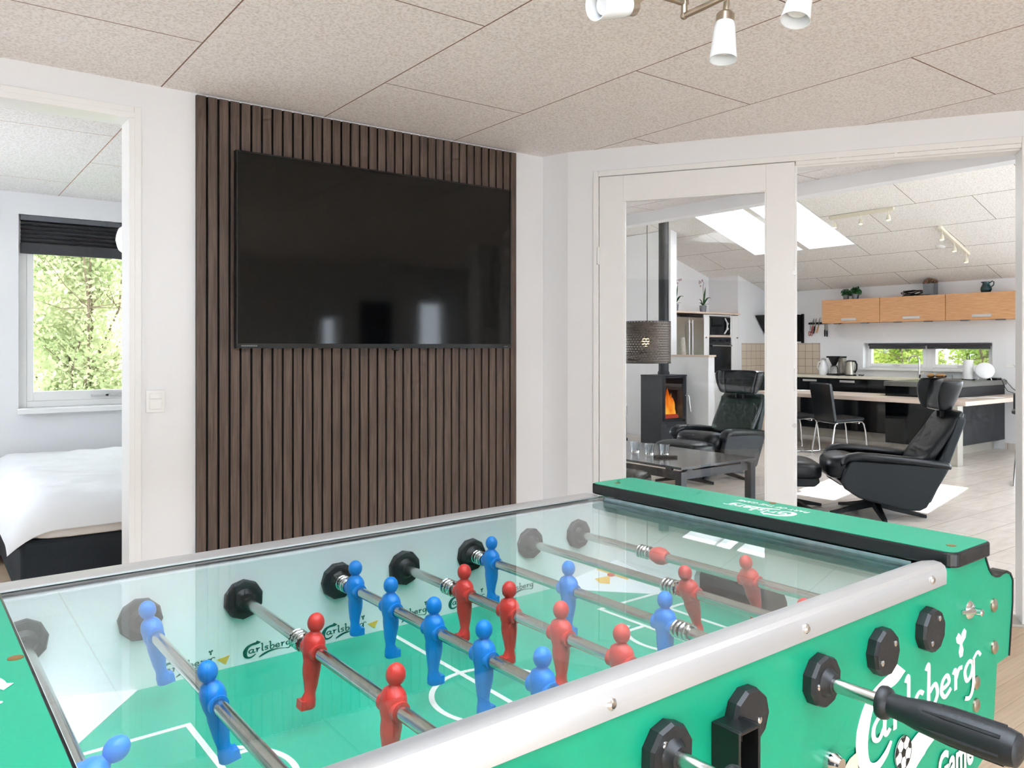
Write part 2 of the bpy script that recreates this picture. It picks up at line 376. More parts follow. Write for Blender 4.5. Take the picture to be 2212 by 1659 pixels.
for i, (y0, y1) in enumerate(SKL):
    w = struct(bpy.data.objects.new('window_%d' % (5 + i), None)); col.objects.link(w)
    f = MB(); t = .045
    def sb(x0, x1, ya, yb, lo, hi): f.prism([(x0, zc(x0) + lo), (x1, zc(x1) + lo), (x1, zc(x1) + hi), (x0, zc(x0) + hi)], ya, yb, 'y')
    sb(SKX[0], SKX[1], y0 - .001, y0 + t, .42, .50); sb(SKX[0], SKX[1], y1 - t, y1 + .001, .42, .50)
    sb(SKX[0], SKX[0] + t, y0, y1, .42, .50); sb(SKX[1] - t, SKX[1], y0, y1, .42, .50)
    f.build('window_frame', M['trimw'], w)
    l = MB(); e = .012
    for ya, yb in ((y0, y0 + e), (y1 - e, y1)): l.prism([(SKX[0], zc(SKX[0]) - .003), (SKX[1], zc(SKX[1]) - .003), (SKX[1], zc(SKX[1]) + .42), (SKX[0], zc(SKX[0]) + .42)], ya, yb, 'y')
    for xa in (SKX[0], SKX[1] - e): l.prism([(xa, zc(xa) - .003), (xa + e, zc(xa + e) - .003), (xa + e, zc(xa + e) + .42), (xa, zc(xa) + .42)], y0, y1, 'y')
    l.build('window_reveal', M['trimw'], w)
    g = MB(); g.prism([(SKX[0] + t, zc(SKX[0] + t) + .455), (SKX[1] - t, zc(SKX[1] - t) + .455), (SKX[1] - t, zc(SKX[1] - t) + .462), (SKX[0] + t, zc(SKX[0] + t) + .462)], y0 + t, y1 - t, 'y')
    g.build('pane', M['glass'], w)

w = struct(bpy.data.objects.new('window_3', None)); col.objects.link(w); f = MB(); a_, b_2, c_2, d_ = SK3
def sb3(x0, x1, ya, yb, lo, hi): f.prism([(x0, zc(x0) + lo), (x1, zc(x1) + lo), (x1, zc(x1) + hi), (x0, zc(x0) + hi)], ya, yb, 'y')
sb3(a_, b_2, c_2, c_2 + .05, .42, .5); sb3(a_, b_2, d_ - .05, d_, .42, .5); sb3(a_, a_ + .05, c_2, d_, .42, .5); sb3(b_2 - .05, b_2, c_2, d_, .42, .5); f.build('window_frame', M['trimw'], w)
f = MB(); sb3(a_ + .05, b_2 - .05, c_2 + .05, d_ - .05, .455, .462); f.build('pane', M['glass'], w)
# TV wall with the bedroom doorway
w = MB(); DO0, DO1, DOZ = -.33, .742, 2.322
w.box((-2.3, YT, 0), (DO0, YT + .12, ZC)); w.box((DO1, YT, 0), (2.99, YT + .12, ZC)); w.box((DO0, YT, DOZ), (DO1, YT + .12, ZC))
struct(w.build('wall_front', M['wall']))
d1 = struct(bpy.data.objects.new('door_1', None)); col.objects.link(d1)
f = MB(); cw = .030; g = .014
f.box((DO1, YT - g, 0), (DO1 + cw, YT, DOZ + cw)); f.box((DO0 - cw, YT - g, 0), (DO0, YT, DOZ + cw)); f.box((DO0, YT - g, DOZ), (DO1, YT, DOZ + cw))
f.build('door_casing', M['trimw'], d1, bevel=.003)
f = MB()
f.box((DO1 - .020, YT - g - .002, 0), (DO1 + .004, YT + .135, DOZ - .02)); f.box((DO0 - .004, YT - g - .002, 0), (DO0 + .022, YT + .135, DOZ - .02)); f.box((DO0 - .004, YT - g - .002, DOZ - .02), (DO1 + .004, YT + .135, DOZ + .004))
f.build('door_jamb', M['trimw'], d1, bevel=.002)
# short return between the TV wall and the diagonal wall
struct(MB().prism([(2.985, 3.68), (3.027, 3.499), (3.13, 3.56), (3.10, 3.80), (2.985, 3.80)], 0, ZC).build('wall_right', M['wall']))
# diagonal wall (local x along the wall, local y away from the camera)
T = .12; OP0, OP1, OPZ = .155, 2.30, 2.335
w = MB(); w.box((0, 0, 0), (OP0, T, ZC)); w.box((OP1, 0, 0), (7.4, T, ZC)); w.box((OP0, 0, OPZ), (OP1, T, ZC))
struct(w.build('wall_right', M['wall'], loc=(AX, AY, 0), rotz=DR))
d2 = struct(bpy.data.objects.new('door_2', None)); col.objects.link(d2); d2.location = (AX, AY, 0); d2.rotation_euler = (0, 0, DR)
f = MB(); z0 = 2.303
f.box((.155, -.012, 0), (.187, T + .012, OPZ)); f.box((.187, -.012, z0), (2.262, T + .012, OPZ)); f.box((2.262, -.012, 0), (OP1 + .03, T + .012, OPZ))
f.box((1.246, .02, 2.275), (2.262, T, z0)); f.box((1.246, -.006, 2.282), (2.262, .02, z0))
f.build('door_casing', M['trimw'], d2, bevel=.003)
f = MB()
for s in (1.45, 1.72, 2.0): f.cyl((s, -.012, 2.293), (s, -.008, 2.293), .011, n=16)
f.build('screw_cap', M['trimw'], d2)
lf = MB(); L0, L1, LZ = .1905, 1.2399, 2.300
lf.box((L0, -.004, .012), (.330, .038, LZ)); lf.box((1.099, -.004, .012), (L1, .038, LZ)); lf.box((.33, -.004, 2.161), (1.099, .038, LZ)); lf.box((.33, -.004, .012), (1.099, .038, .26))
lf.box((L1, .012, .012), (1.252, .036, LZ - .02))
o = lf.build('door_leaf', M['trimw'], d2, bevel=.002)
b = MB(); e = .008
b.box((.330, -.001, .26), (.330 + e, .03, 2.161)); b.box((1.099 - e, -.001, .26), (1.099, .03, 2.161)); b.box((.33, -.001, 2.161 - e), (1.099, .03, 2.161)); b.box((.33, -.001, .26), (1.099, .03, .26 + e))
b.build('glazing_bead', M['trimw'], o)
MB().box((.332, .014, .262), (1.097, .020, 2.159)).build('pane', M['glass'], o)
hg = MB(); hg.cyl((.186, -.012, 1.80), (.186, -.012, 1.90), .008); hg.box((.176, -.008, 1.81), (.203, -.003, 1.89)); hg.build('hinge', M['trimw'], d2, smooth=True)
k = MB()
for z in (1.72, .92): k.cyl((1.2415, -.007, z), (1.2415, .004, z), .012)
k.box((1.2385, -.006, 1.10), (1.2425, .0, 1.22)); k.build('strike_plate', M['alu'], d2)
struct(MB().box((1.1, -.03, -.002), (2.28, .14, .012)).build('trim_1', M['plinth'], loc=(AX, AY, 0), rotz=DR, bevel=.003))

# games room left and rear walls; left and wide rear windows added for light
def wall_holes(name, axis, c0, c1, a0, a1, z0, z1, holes, mat=None):
    """wall with its plane at axis in (c0,c1), spanning a0..a1; holes = (a,b,zlo,zhi) not overlapping in a"""
    mb = MB()
    def bx(a, b, lo, hi):
        if b - a < 1e-4 or hi - lo < 1e-4: return
        if axis == 'y': mb.box((a, c0, lo), (b, c1, hi))
        else: mb.box((c0, a, lo), (c1, b, hi))
    p = a0
    for (a, b, lo, hi) in sorted(holes):
        bx(p, a, z0, z1); bx(a, b, z0, lo); bx(a, b, hi, z1); p = b
    bx(p, a1, z0, z1)
    return struct(mb.build(name, mat or M['wall']))
wall_holes('wall_left', 'x', -2.4, -2.2, -2.8, 3.8, 0, ZC, [(-2.5, -.9, .1, 1.5), (2.0, 2.9, .3, 1.6)])
wall_holes('wall_back', 'y', -2.8, -2.6, -2.4, 7.2, 0, ZC, [(-2.0, 2.3, .05, 1.45), (4.25, 4.5, .4, 1.75), (5.72, 6.15, .05, 2.0)])
wn = 6
def window(axis, c, a, b, lo, hi, n_mull=1, name=None, depth=.06, fr=.05):
    global wn
    wn += 1
    w = struct(bpy.data.objects.new(name or 'window_%d' % wn, None)); col.objects.link(w)
    f = MB(); g = MB()
    def bx(mb, a0, a1, l, h, d0, d1):
        if axis == 'y': mb.box((a0, c + d0, l), (a1, c + d1, h))
        else: mb.box((c + d0, a0, l), (c + d1, a1, h))
    bx(f, a, a + fr, lo, hi, 0, depth); bx(f, b - fr, b, lo, hi, 0, depth); bx(f, a + fr, b - fr, lo, lo + fr, 0, depth); bx(f, a + fr, b - fr, hi - fr, hi, 0, depth)
    st = (b - a) / n_mull
    for i in range(1, n_mull): bx(f, a + st * i - fr / 2, a + st * i + fr / 2, lo + fr, hi - fr, 0, depth)
    f.build('window_frame', M['trimw'], w, bevel=.003)
    bx(g, a + fr * .9, b - fr * .9, lo + fr * .9, hi - fr * .9, depth * .4, depth * .5); g.build('pane', M['glass'], w)
    return w
window('x', -2.33, -2.5, -.9, .1, 1.5, 2); window('x', -2.33, 2.0, 2.9, .3, 1.6, 1); window('y', -2.73, -2.0, 2.3, .05, 1.45, 3)
window('y', -2.73, 4.25, 4.5, .4, 1.75, 1); window('y', -2.73, 5.72, 6.15, .05, 2.0, 1)
struct(MB().box((-2.199, -.75, 0), (-2.15, 1.75, 2.2)).build('added_dark_panel', M['bluedoor'], bevel=.004))  # unseen dark panel, added to darken the reflection in the glass door
struct(MB().box((4.78, -2.598, 0), (5.25, -2.57, 1.95)).build('door_3', M['bluedoor'], bevel=.004))
# living room outer walls
wall_holes('wall_back', 'x', X1, X1 + .2, -.2, 9.8, 0, 2.45, [(.3, 2.9, .3, 2.1), (4.60, 6.39, 1.02, 1.39)])
window('x', X1 + .1, .3, 2.9, .3, 2.1, 2, 'window_8')  # unseen window added to brighten the kitchen
struct(MB().box((8.93, 8.64, 0), (10.60, 8.8, 3.2)).build('wall_left', M['wall']))
struct(MB().box((10.57, 8.05, 0), (11.6, 8.8, 2.75)).build('wall_left', M['wall']))
struct(MB().box((8.80, 7.89, 0), (8.93, 9.8, 3.04)).build('wall_back', M['wall']))
hw = struct(MB().box((8.80, 7.20, 0), (8.93, 7.89, 1.195)).build('wall_back', M['wall']))
MB().box((8.79, 7.18, 1.195), (8.945, 7.889, 1.22)).build('cap_board', M['shelfwood'], hw, bevel=.003)
wall_holes('wall_left', 'y', 9.6, 9.8, 2.9, 9.0, 0, 4.9, [(4.6, 6.4, .8, 2.2)])
window('y', 9.66, 4.6, 6.4, .8, 2.2, 2)  # out-of-view window, put in for more daylight
struct(MB().box((2.985, 3.80, 0), (3.10, 9.8, ZC)).build('wall_right', M['wall']))
wall_holes('wall_right', 'y', -.2, 0, 4.95, 11.6, 0, 4.9, [(6.0, 10.6, .1, 2.3)])
window('y', -.13, 6.0, 10.6, .1, 2.3, 4)  # unseen wide glazing added to light the living room from this side
# bedroom walls and window
Y2 = 6.793
wall_holes('wall_back', 'y', Y2, Y2 + .24, -1.0, 2.99, 0, ZC, [(.60, 1.80, .885, 2.302)])
wall_holes('wall_left', 'x', -1.0, -.8, 3.79, Y2 + .2, 0, ZC, [(4.3, 6.0, .9, 2.1)])
window('x', -.93, 4.3, 6.0, .9, 2.1, 2)  # second bedroom window, unseen, added for brightness
struct(MB().box((-.8, Y2 - .015, 0), (2.98, Y2, .1)).build('baseboard_back', M['trimw']))
w1 = struct(bpy.data.objects.new('window_1', None)); col.objects.link(w1)
f = MB(); yf = Y2 + .05
for (a, b, lo, hi) in ((.60, .655, .885, 2.302), (1.745, 1.80, .885, 2.302), (.655, 1.745, .885, .93), (.655, 1.745, 2.255, 2.302)): f.box((a, yf, lo), (b, yf + .09, hi))
f.build('window_frame', M['trimw'], w1, bevel=.004)
f = MB()
for (a, b, lo, hi) in ((.655, .70, .93, 2.255), (1.70, 1.745, .93, 2.255), (.70, 1.70, .93, 1.0), (.70, 1.70, 2.2, 2.255)): f.box((a, yf + .005, lo), (b, yf + .07, hi))
f.build('window_sash', M['trimw'], w1, bevel=.004)
MB().box((.70, yf + .03, 1.0), (1.70, yf + .038, 2.2)).build('pane', M['glass'], w1)
MB().box((.585, Y2 - .10, .845), (1.82, Y2 + .06, .882)).build('window_sill', M['trimw'], w1, bevel=.004)
h = MB(); h.box((1.17, yf - .02, .955), (1.34, yf - .004, .972)); h.cyl((1.19, yf - .03, .963), (1.19, yf + .005, .963), .016); h.box((1.08, yf - .03, .952), (1.2, yf - .015, .968)); h.build('window_handle', M['alu'], w1, bevel=.002)
# unseen eaves added to shade the bedroom and kitchen windows from sun
struct(MB().box((-1.4, Y2 + .2, ZC - .02), (3.0, Y2 + 1.0, ZC + .28)).build('trim_2', M['trimw']))
struct(MB().box((X1 + .19, -.2, 2.2), (X1 + .95, 9.8, 2.4)).build('trim_3', M['trimw']))
# ------------------------------------------------------------------ games room: slat panel, television, switch, ceiling lamp
t = thing('slat_wall_panel', 'dark oak slatted wall panel running floor to ceiling behind the television', 'wall panel', (0, 0, 0))
SX0, SX1 = .996, 2.770
MB().box((SX0, YT - .010, .002), (SX1, YT - .001, 2.449)).build('backing', M['felt'], t)
b = MB(); n = 36; pit = (SX1 - SX0 - .039) / (n - 1)
for i in range(n): b.box((SX0 + pit * i, YT - .022, .002), (SX0 + pit * i + .039, YT - .0095, 2.448))
b.build('slats', M['slat'], t)

t = thing('television', 'large black flat television mounted on the slatted panel', 'television', (0, 0, 0))
tx0, tx1, tz0, tz1, ty = 1.151, 2.690, 1.325, 2.217, 3.600
MB().box((tx0 + .006, ty - .001, tz0 + .022), (tx1 - .006, ty + .01, tz1 - .006)).build('screen', M['tvscreen'], t)
b = MB()
b.box((tx0, ty - .004, tz0), (tx1, ty + .03, tz0 + .022)); b.box((tx0, ty - .004, tz1 - .006), (tx1, ty + .03, tz1)); b.box((tx0, ty - .004, tz0 + .022), (tx0 + .006, ty + .03, tz1 - .006)); b.box((tx1 - .006, ty - .004, tz0 + .022), (tx1, ty + .03, tz1 - .006))
b.build('bezel', M['black'], t)
MB().box((tx0 + .02, ty + .011, tz0 + .02), (tx1 - .02, ty + .0548, tz1 - .02)).build('rear_housing', M['black'], t)
b = MB(); b.ell((1.96, ty + .006, tz0 - .004), (.022, .010, .011)); b.build('sensor_bump', M['blackgloss'], t, smooth=True)
b = MB()
for i in range(9): b.box((tx0 + .022 + i * .0082, ty - .0046, tz0 + .008), (tx0 + .022 + i * .0082 + .0062, ty - .004, tz0 + .0145))
b.build('badge_mark', M['zinc'], t); b = MB()
for i in range(4): b.box((tx1 - .05 + i * .007, ty - .0046, tz0 + .007), (tx1 - .05 + i * .007 + .005, ty - .004, tz0 + .011))
b.build('badge_mark', M['zinc'], t)

t = thing('light_switch', 'square white double light switch beside the bedroom door frame', 'light switch', (0, 0, 0))
MB().box((.790, YT - .009, 1.048), (.866, YT - .0005, 1.145)).build('switch_plate', M['trimw'], t, bevel=.003)
b = MB(); b.box((.803, YT - .013, 1.108), (.853, YT - .006, 1.131)); b.build('rocker', M['trimw'], t, bevel=.002)
b = MB(); b.box((.803, YT - .013, 1.062), (.853, YT - .006, 1.105)); b.build('rocker', M['trimw'], t, bevel=.002)

t = thing('ceiling_spotlight', 'brushed nickel ceiling lamp with zigzag arms and white glass spot shades', 'ceiling lamp', (0, 0, 0))
def spot(c, d):
    """shade whose closed end is near c, opening along d"""
    c = Vector(c); d = Vector(d).normalized(); p1 = c + d * .112
    s = MB().rev(c, p1, [(.022, 0), (.0275, .05), (.030, .2), (.035, .7), (.0388, 1), (.0365, .995), (.033, .6), (.027, .2), (.001, .19)], 28, caps=False).build('lamp_shade', M['opal'], t, smooth=True, ang=50)
    MB().rev(c - d * .030, c + d * .006, [(.008, 0), (.020, .12), (.0255, .3), (.0255, .95), (.018, 1)], 24).build('socket_cap', M['nickel'], t, smooth=True)
    MB().rev(c + d * .03, c + d * .09, [(.012, 0), (.024, .7), (.025, .95), (.02, 1)], 20).build('bulb', M['opal'], t, smooth=True)
S1 = Vector((1.462, 1.455, 2.206)); S2 = Vector((1.822, 1.432, 2.246)); S3 = Vector((1.868, 1.215, 2.288))
spot(S1, (-1, .02, -.22)); spot(S2, (-.12, -.03, -1)); spot(S3, (-.32, .02, -1))
b = MB(); r = .0085
K0 = Vector((1.36, 1.445, 2.246)); K2 = Vector((1.637, 1.42, 2.246)); K3 = Vector((1.637, 1.42, 2.212)); K4 = Vector((1.627, 1.15, 2.212)); K5 = Vector((1.64, 1.42, 2.33))
b.tube([K0, K2], r); b.tube([K2, K3], r); b.tube([K3, K4], r); b.tube([K2 + Vector((.012, .004, 0)), K5], r * .9)
for k in (K0, K2, K3, K4): b.ell(k, (.0105, .0105, .0105), 12, 8)
b.build('zigzag_arm', M['nickel'], t, smooth=True, ang=60)
MB().tube([S1 + Vector((.025, 0, .006)), S1 + Vector((.05, -.005, .03)), Vector((1.50, 1.436, 2.246))], .006).build('pivot_arm', M['nickel'], t, smooth=True)
MB().tube([S2 + Vector((.003, .001, .02)), Vector((1.83, 1.43, 2.33)), Vector((1.72, 1.40, 2.345)), K5], .0085).build('pivot_arm', M['nickel'], t, smooth=True)
MB().tube([S3 + Vector((.009, 0, .02)), Vector((1.88, 1.215, 2.35)), Vector((1.72, 1.40, 2.345))], .0085).build('pivot_arm', M['nickel'], t, smooth=True)
b = MB(); b.cyl((1.70, 1.36, 2.42), (1.70, 1.36, 2.4598), .055, n=32); b.tube([(1.70, 1.36, 2.42), K5], .009); b.tube([(1.70, 1.36, 2.42), (1.72, 1.40, 2.345)], .009); b.build('ceiling_mount', M['nickel'], t, smooth=True)

# ------------------------------------------------------------------ foosball table (local x = length u, local y = depth v)
TB = (0, .588, 0); TR = math.radians(1.07)
t = thing('foosball_table', 'green and white football table under a clear glass top, with two green end boards', 'foosball table', TB, TR)
RU = [.1355, .2905, .450, .6215, .757, .912, 1.0655, 1.205]; ZR = .911; VF = .735
def side_profile():
    R = [(1.413, .986), (1.420, .973), (1.429, .959), (1.442, .948), (1.457, .942), (1.472, .940), (1.487, .942), (1.502, .942), (1.517, .936), (1.527, .924), (1.526, .886), (1.511, .797), (1.470, .7945)]
    return R
R = side_profile(); CU = .69; 
prof = R + [(2 * CU - u, z) for u, z in R[::-1]]
near = MB().prism(prof, -.030, -.010, 'y').build('side_panel', M['green'], t); far = MB().prism([(u, min(z, .972)) for u, z in prof], .775, .795, 'y').build('side_panel', M['green'], t)
low = [(1.470, .794), (1.451, .661), (1.393, .641), (1.30, .56), (.08, .56), (-.013, .641), (-.071, .661), (-.090, .794)]
MB().prism(low, -.028, -.010, 'y').build('lower_panel', M['green'], t); MB().prism(low, .775, .792, 'y').build('lower_panel', M['green'], t)
def trim(pts, v0, v1, name, mat, th=.004):
    mb = MB(); rings = []
    n = len(pts)
    for i, (u, z) in enumerate(pts):
        a = Vector(pts[max(i - 1, 0)]); c = Vector(pts[min(i + 1, n - 1)]); d = (c - a).normalized(); nn = Vector((-d.y, d.x)) * th
        rings.append([(u, v0, z), (u + nn.x, v0, z + nn.y), (u + nn.x, v1, z + nn.y), (u, v1, z)])
    return mb.loft(rings).build(name, mat, t)
Rm = R[:12]
trim(Rm, -.0315, -.0085, 'edge_trim', M['black']); trim(Rm, .7735, .7965, 'edge_trim', M['black'])
Lm = [(2 * CU - u, z) for u, z in Rm]
trim(Lm, -.0315, -.0085, 'edge_trim', M['black'], -.004)
# curved coin/ball tray boards at both ends, end boxes, cabinet floor
trim([(u - .004, z - .006) for u, z in R[:10]], -.0095, .775, 'end_tray', M['blackmatte'], .006)
trim([(2 * CU - u + .004, z - .006) for u, z in R[:10]], -.0095, .775, 'end_tray', M['blackmatte'], -.006)
b = MB(); b.box((1.388, -.0095, .62), (1.408, .775, .985)); b.build('end_panel', M['green'], t)
b = MB(); b.box((-.028, -.0095, .62), (-.008, .775, .985)); b.build('end_panel', M['green'], t)
b = MB(); b.box((1.412, -.0095, .80), (1.505, .775, .915)); b.build('end_drawer', M['green'], t)
MB().box((-.007, -.0095, .64), (1.387, .774, .66)).build('cabinet_base', M['blackmatte'], t)
for (u, vv) in ((.06, .05), (.06, .70), (1.32, .05), (1.32, .70)):
    b = MB(); b.loft([[(u - .05, vv - .05, .54), (u + .05, vv - .05, .54), (u + .05, vv + .05, .54), (u - .05, vv + .05, .54)], [(u - .035, vv - .035, .03), (u + .035, vv - .035, .03), (u + .035, vv + .035, .03), (u - .035, vv + .035, .03)]])
    b.box((u - .03, vv - .03, 0), (u + .03, vv + .03, .031)); b.build('leg', M['blacksatin'], t, bevel=.004)
# playing field, inner walls
ZF = .801; UE0, UE1 = .115, 1.33; VN = .035
fl = MB().box((UE0, VN, ZF - .015), (UE1, VF, ZF)).build('playing_field', M['field'], t)
O = (0, 0, ZF); U = (1, 0, 0); V = (0, 1, 0); Nz = (0, 0, 1)
b = MB(); lw = .0085
cu, cv = .716, .385
b.stroke([(cu, VN), (cu, VF)], lw, O, U, V, Nz, .0006, False)
def circ(c, r, a0, a1, n=40): return [(c[0] + r * math.cos(math.radians(a0 + (a1 - a0) * i / n)), c[1] + r * math.sin(math.radians(a0 + (a1 - a0) * i / n))) for i in range(n + 1)]
b.stroke(circ((cu, cv), .098, 0, 360, 60), lw, O, U, V, Nz, .0007, False)
for sg, e in ((1, UE0), (-1, UE1)):
    pu = .316 if sg == 1 else 1.116
    b.stroke([(e, .57), (pu, .57)], lw, O, U, V, Nz, .0006, False); b.stroke([(pu, .574), (pu, .196)], lw, O, U, V, Nz, .0007, False); b.stroke([(e, .20), (pu, .20)], lw, O, U, V, Nz, .0006, False)
    gu = e + sg * .10
    b.stroke([(e, .49), (gu, .49)], lw, O, U, V, Nz, .0006, False); b.stroke([(gu, .494), (gu, .276)], lw, O, U, V, Nz, .0007, False); b.stroke([(e, .28), (gu, .28)], lw, O, U, V, Nz, .0006, False)
    b.stroke([(pu, .449), (pu + sg * .057, .449)], lw, O, U, V, Nz, .0006, False)
    b.stroke(circ((pu - sg * .02, cv), .095, -62 * 1, 62, 30) if sg == 1 else circ((pu + .02, cv), .095, 118, 242, 30), lw, O, U, V, Nz, .0008, False)
b.build('pitch_lines', M['ink'], fl)
iw = MB().box((UE0 - .02, VF, .74), (UE1 + .02, VF + .0395, .972)).build('inner_wall', M['whitelam'], t)
MB().box((UE0 - .02, -.0095, .74), (UE1 + .02, VN, .955)).build('inner_wall', M['whitelam'], t)
# end walls with the goal mouths
for e, sg in ((UE1, 1), (UE0, -1)):
    x0, x1 = sorted((e, e + sg * .018)); P = [(VN, .74), (VN, .968), (VF, .968), (VF, .74), (.505, .74)]
    P += [(.505, .845), (.498, .86), (.484, .868), (.304, .868), (.29, .86), (.283, .845), (.283, .74)]
    MB().prism(P, x0, x1, 'x').build('end_wall', M['whitelam'], t)
    x0, x1 = sorted((e + sg * .019, e + sg * .055)); g = MB(); g.box((x0, .25, .74), (x1, .54, .745)); g.box((x1 - .004 if sg > 0 else x0, .25, .74), (x1 if sg > 0 else x0 + .004, .54, .90)); g.box((x0, .25, .896), (x1, .54, .90)); g.build('goal_box', M['blackmatte'], t)
# raised corner wedges
def wedge(c, pa, pb):
    return MB().add([(c[0], c[1], ZF + .03), (pa[0], pa[1], ZF + .001), (pb[0], pb[1], ZF + .001), (c[0], c[1], ZF), (pa[0], pa[1], ZF), (pb[0], pb[1], ZF)], [(0, 1, 2), (3, 5, 4), (0, 3, 4, 1), (1, 4, 5, 2), (2, 5, 3, 0)]).build('corner_ramp', M['whitelam'], t)
wedge((UE0, VF), (.288, VF), (UE0, .515)); k2 = wedge((UE1, VF), (1.128, VF), (UE1, .51)); wedge((UE0, VN), (.288, VN), (UE0, .255)); wedge((UE1, VN), (1.128, VN), (UE1, .26))
# glass top, rails
MB().box((.02, .006, .976), (1.382, .760, .981)).build('glass_top', M['tabletop'], t)
rail = [(.023, .985), (.023, .982), (.0, .983), (-.026, .984), (-.0305, .980), (-.0305, .966), (-.0335, .966), (-.0338, .986), (-.031, .9935), (-.025, .9975), (-.014, .9985), (.004, .994)]
def railmesh(P, u0, u1, cut):
    mb = MB(); r0 = [(u0, p[0], p[1]) for p in P]; r1 = [(u1 - (cut if p[1] < .96 else 0), p[0], p[1]) for p in P]
    return mb.loft([r0, r1])
railmesh(rail, -.04, 1.268, 0).build('edge_rail', M['alu'], t, smooth=True, ang=25)
frail = [(.745, .985), (.745, .982), (.775, .982), (.796, .982), (.796, .944), (.800, .944), (.800, .975), (.797, .982), (.785, .9865), (.76, .9868)]
railmesh(frail, -.04, 1.282, 0).build('edge_rail', M['alu'], t, smooth=True, ang=25)
for u in (.544, .883, 1.219, .2):
    b = MB(); b.rev((u, -.0335, .981), (u, -.0375, .981), [(.0062, 0), (.006, .5), (.0035, 1)], 14); b.build('rail_screw', M['chrome'], t, smooth=True)
# cap boards across the two ends
def cap(u0, u1, v0, v1, r=.018):
    pts = []
    for cx, cyy, a in ((u1 - r, v0 + r, -90), (u1 - r, v1 - r, 0), (u0 + r, v1 - r, 90), (u0 + r, v0 + r, 180)):
        pts += [(cx + r * math.cos(math.radians(a + i * 15)), cyy + r * math.sin(math.radians(a + i * 15))) for i in range(7)]
    return pts
def capboard(u0, u1):
    o = MB().prism(cap(u0, u1, -.040, .778), .9865, 1.010).build('cap_board', M['black'], t, bevel=.003)
    MB().prism(cap(u0 + .004, u1 - .004, -.036, .774, .015), 1.0095, 1.0108).build('cap_laminate', M['green'], o)
    for vv in (-.012, .37, .735):
        uu = (u0 + u1) / 2 - .02 if vv != .37 else u1 - .012
        MB().rev((uu, vv, 1.0105), (uu, vv, 1.0118), [(.0075, 0), (.0075, .7), (.004, 1)], 16).build('cap_screw', M['brass'], o)
    return o
capR = capboard(1.284, 1.424); capL = capboard(-.044, .101)
b = MB(); b.box((1.288, .03, .962), (1.292, .735, .984)); b.box((1.288, .03, .970), (1.31, .735, .974)); b.build('angle_strip', M['galv'], t)
b = MB(); b.box((.092, .03, .962), (.096, .735, .9755)); b.build('angle_strip', M['galv'], t)
# rod bearings through both side panels
def poly(c, r, n, v0, v1, ph=0):
    mb = MB(); ring = lambda v, rr: [(c[0] + rr * math.cos(2 * PI * i / n + ph), v, c[1] + rr * math.sin(2 * PI * i / n + ph)) for i in range(n)]
    return mb.loft([ring(v0, r), ring(v0 + (v1 - v0) * .72, r), ring(v1, r * .93)])
for i, u in enumerate(RU):
    o = poly((u, ZR), .0325, 10, VF - .0002, VF - .012, .15 + i).build('bearing_plate', M['blacksatin'], t)
    b = MB(); b.rev((u, VF - .010, ZR), (u, VF - .020, ZR), [(.021, 0), (.0145, .7), (.0125, 1), (.0095, 1.0)], 20); b.build('bearing_boss', M['blacksatin'], o, smooth=True)
    o = poly((u, ZR), .0325, 10, -.0302, -.046, .3 * i).build('bearing_plate', M['blacksatin'], t)
    for a in (.45 * i - 2.2, .45 * i - 2.2 + PI) if i not in (4,) else (-2.6, -.4):
        p = (u + .020 * math.cos(a), -.0455, ZR + .020 * math.sin(a)) if i != 4 else (u + (.0 if a < -1 else .016) - .004, -.0455, ZR - .006)
        MB().rev(p, (p[0], -.0475, p[2]), [(.0042, 0), (.004, .6), (.002, 1)], 12).build('bearing_screw', M['chrome'], o, smooth=True)
    if i in (3, 5): MB().rev((u, -.045, ZR), (u, -.056, ZR), [(.019, 0), (.014, .6), (.0125, 1), (.0095, 1.0)], 20).build('bearing_boss', M['blacksatin'], o, smooth=True)
# front fittings
for (u, z) in ((1.448, .897), (1.450, .826), (1.384, .783), (1.384, .746)):
    b = MB(); y0 = -.030 if z > .795 else -.028; b.rev((u, y0, z), (u, y0 - .006, z), [(.0115, 0), (.011, .5), (.007, .85), (.001, 1)], 18); b.build('bolt_cap', M['nickel'], t, smooth=True)
b = MB(); b.rev((1.358, -.030, .907), (1.358, -.036, .907), [(.015, 0), (.012, .6), (.008, 1)], 18); b.rev((1.358, -.034, .907), (1.358, -.050, .907), [(.006, 0), (.006, .9), (.004, 1)], 12); b.rev((1.327, -.0303, .909), (1.360, -.040, .907), [(.003, 0), (.005, 1)], 10); b.build('locking_stud', M['chrome'], t, smooth=True)
b = MB(); b.rev((.941, -.029, .798), (.941, -.048, .798), [(.014, 0), (.014, .5), (.010, .8), (.009, 1)], 20); b.build('coin_lock', M['chrome'], t, smooth=True)
b = MB(); b.prism([(.955, .715), (1.012, .715), (1.012, .787), (.992, .784), (.972, .772), (.955, .755)], -.0310, -.0301, 'y'); b.build('ball_outlet', M['shelfwood'], t)
b = MB(); b.prism(circ((.980, .745), .017, 0, 360, 24)[:-1], -.0318, -.0311, 'y'); b.build('ball_outlet_hole', M['black'], t)
b = MB(); bx0, bx1, bz0, bz1, bw = .702, .741, .848, .917, .004
for a, c in (((bx0, bz0), (bx0 + bw, bz1)), ((bx1 - bw, bz0), (bx1, bz1)), ((bx0 + bw, bz0), (bx1 - bw, bz0 + bw)), ((bx0 + bw, bz1 - bw), (bx1 - bw, bz1))): b.box((a[0], -.067, a[1]), (c[0], -.0302, c[1]))
b.box((bx0 + bw, -.034, bz0 + bw), (bx1 - bw, -.0303, bz1 - bw)); b.build('tube_holder', M['black'], t, bevel=.001)

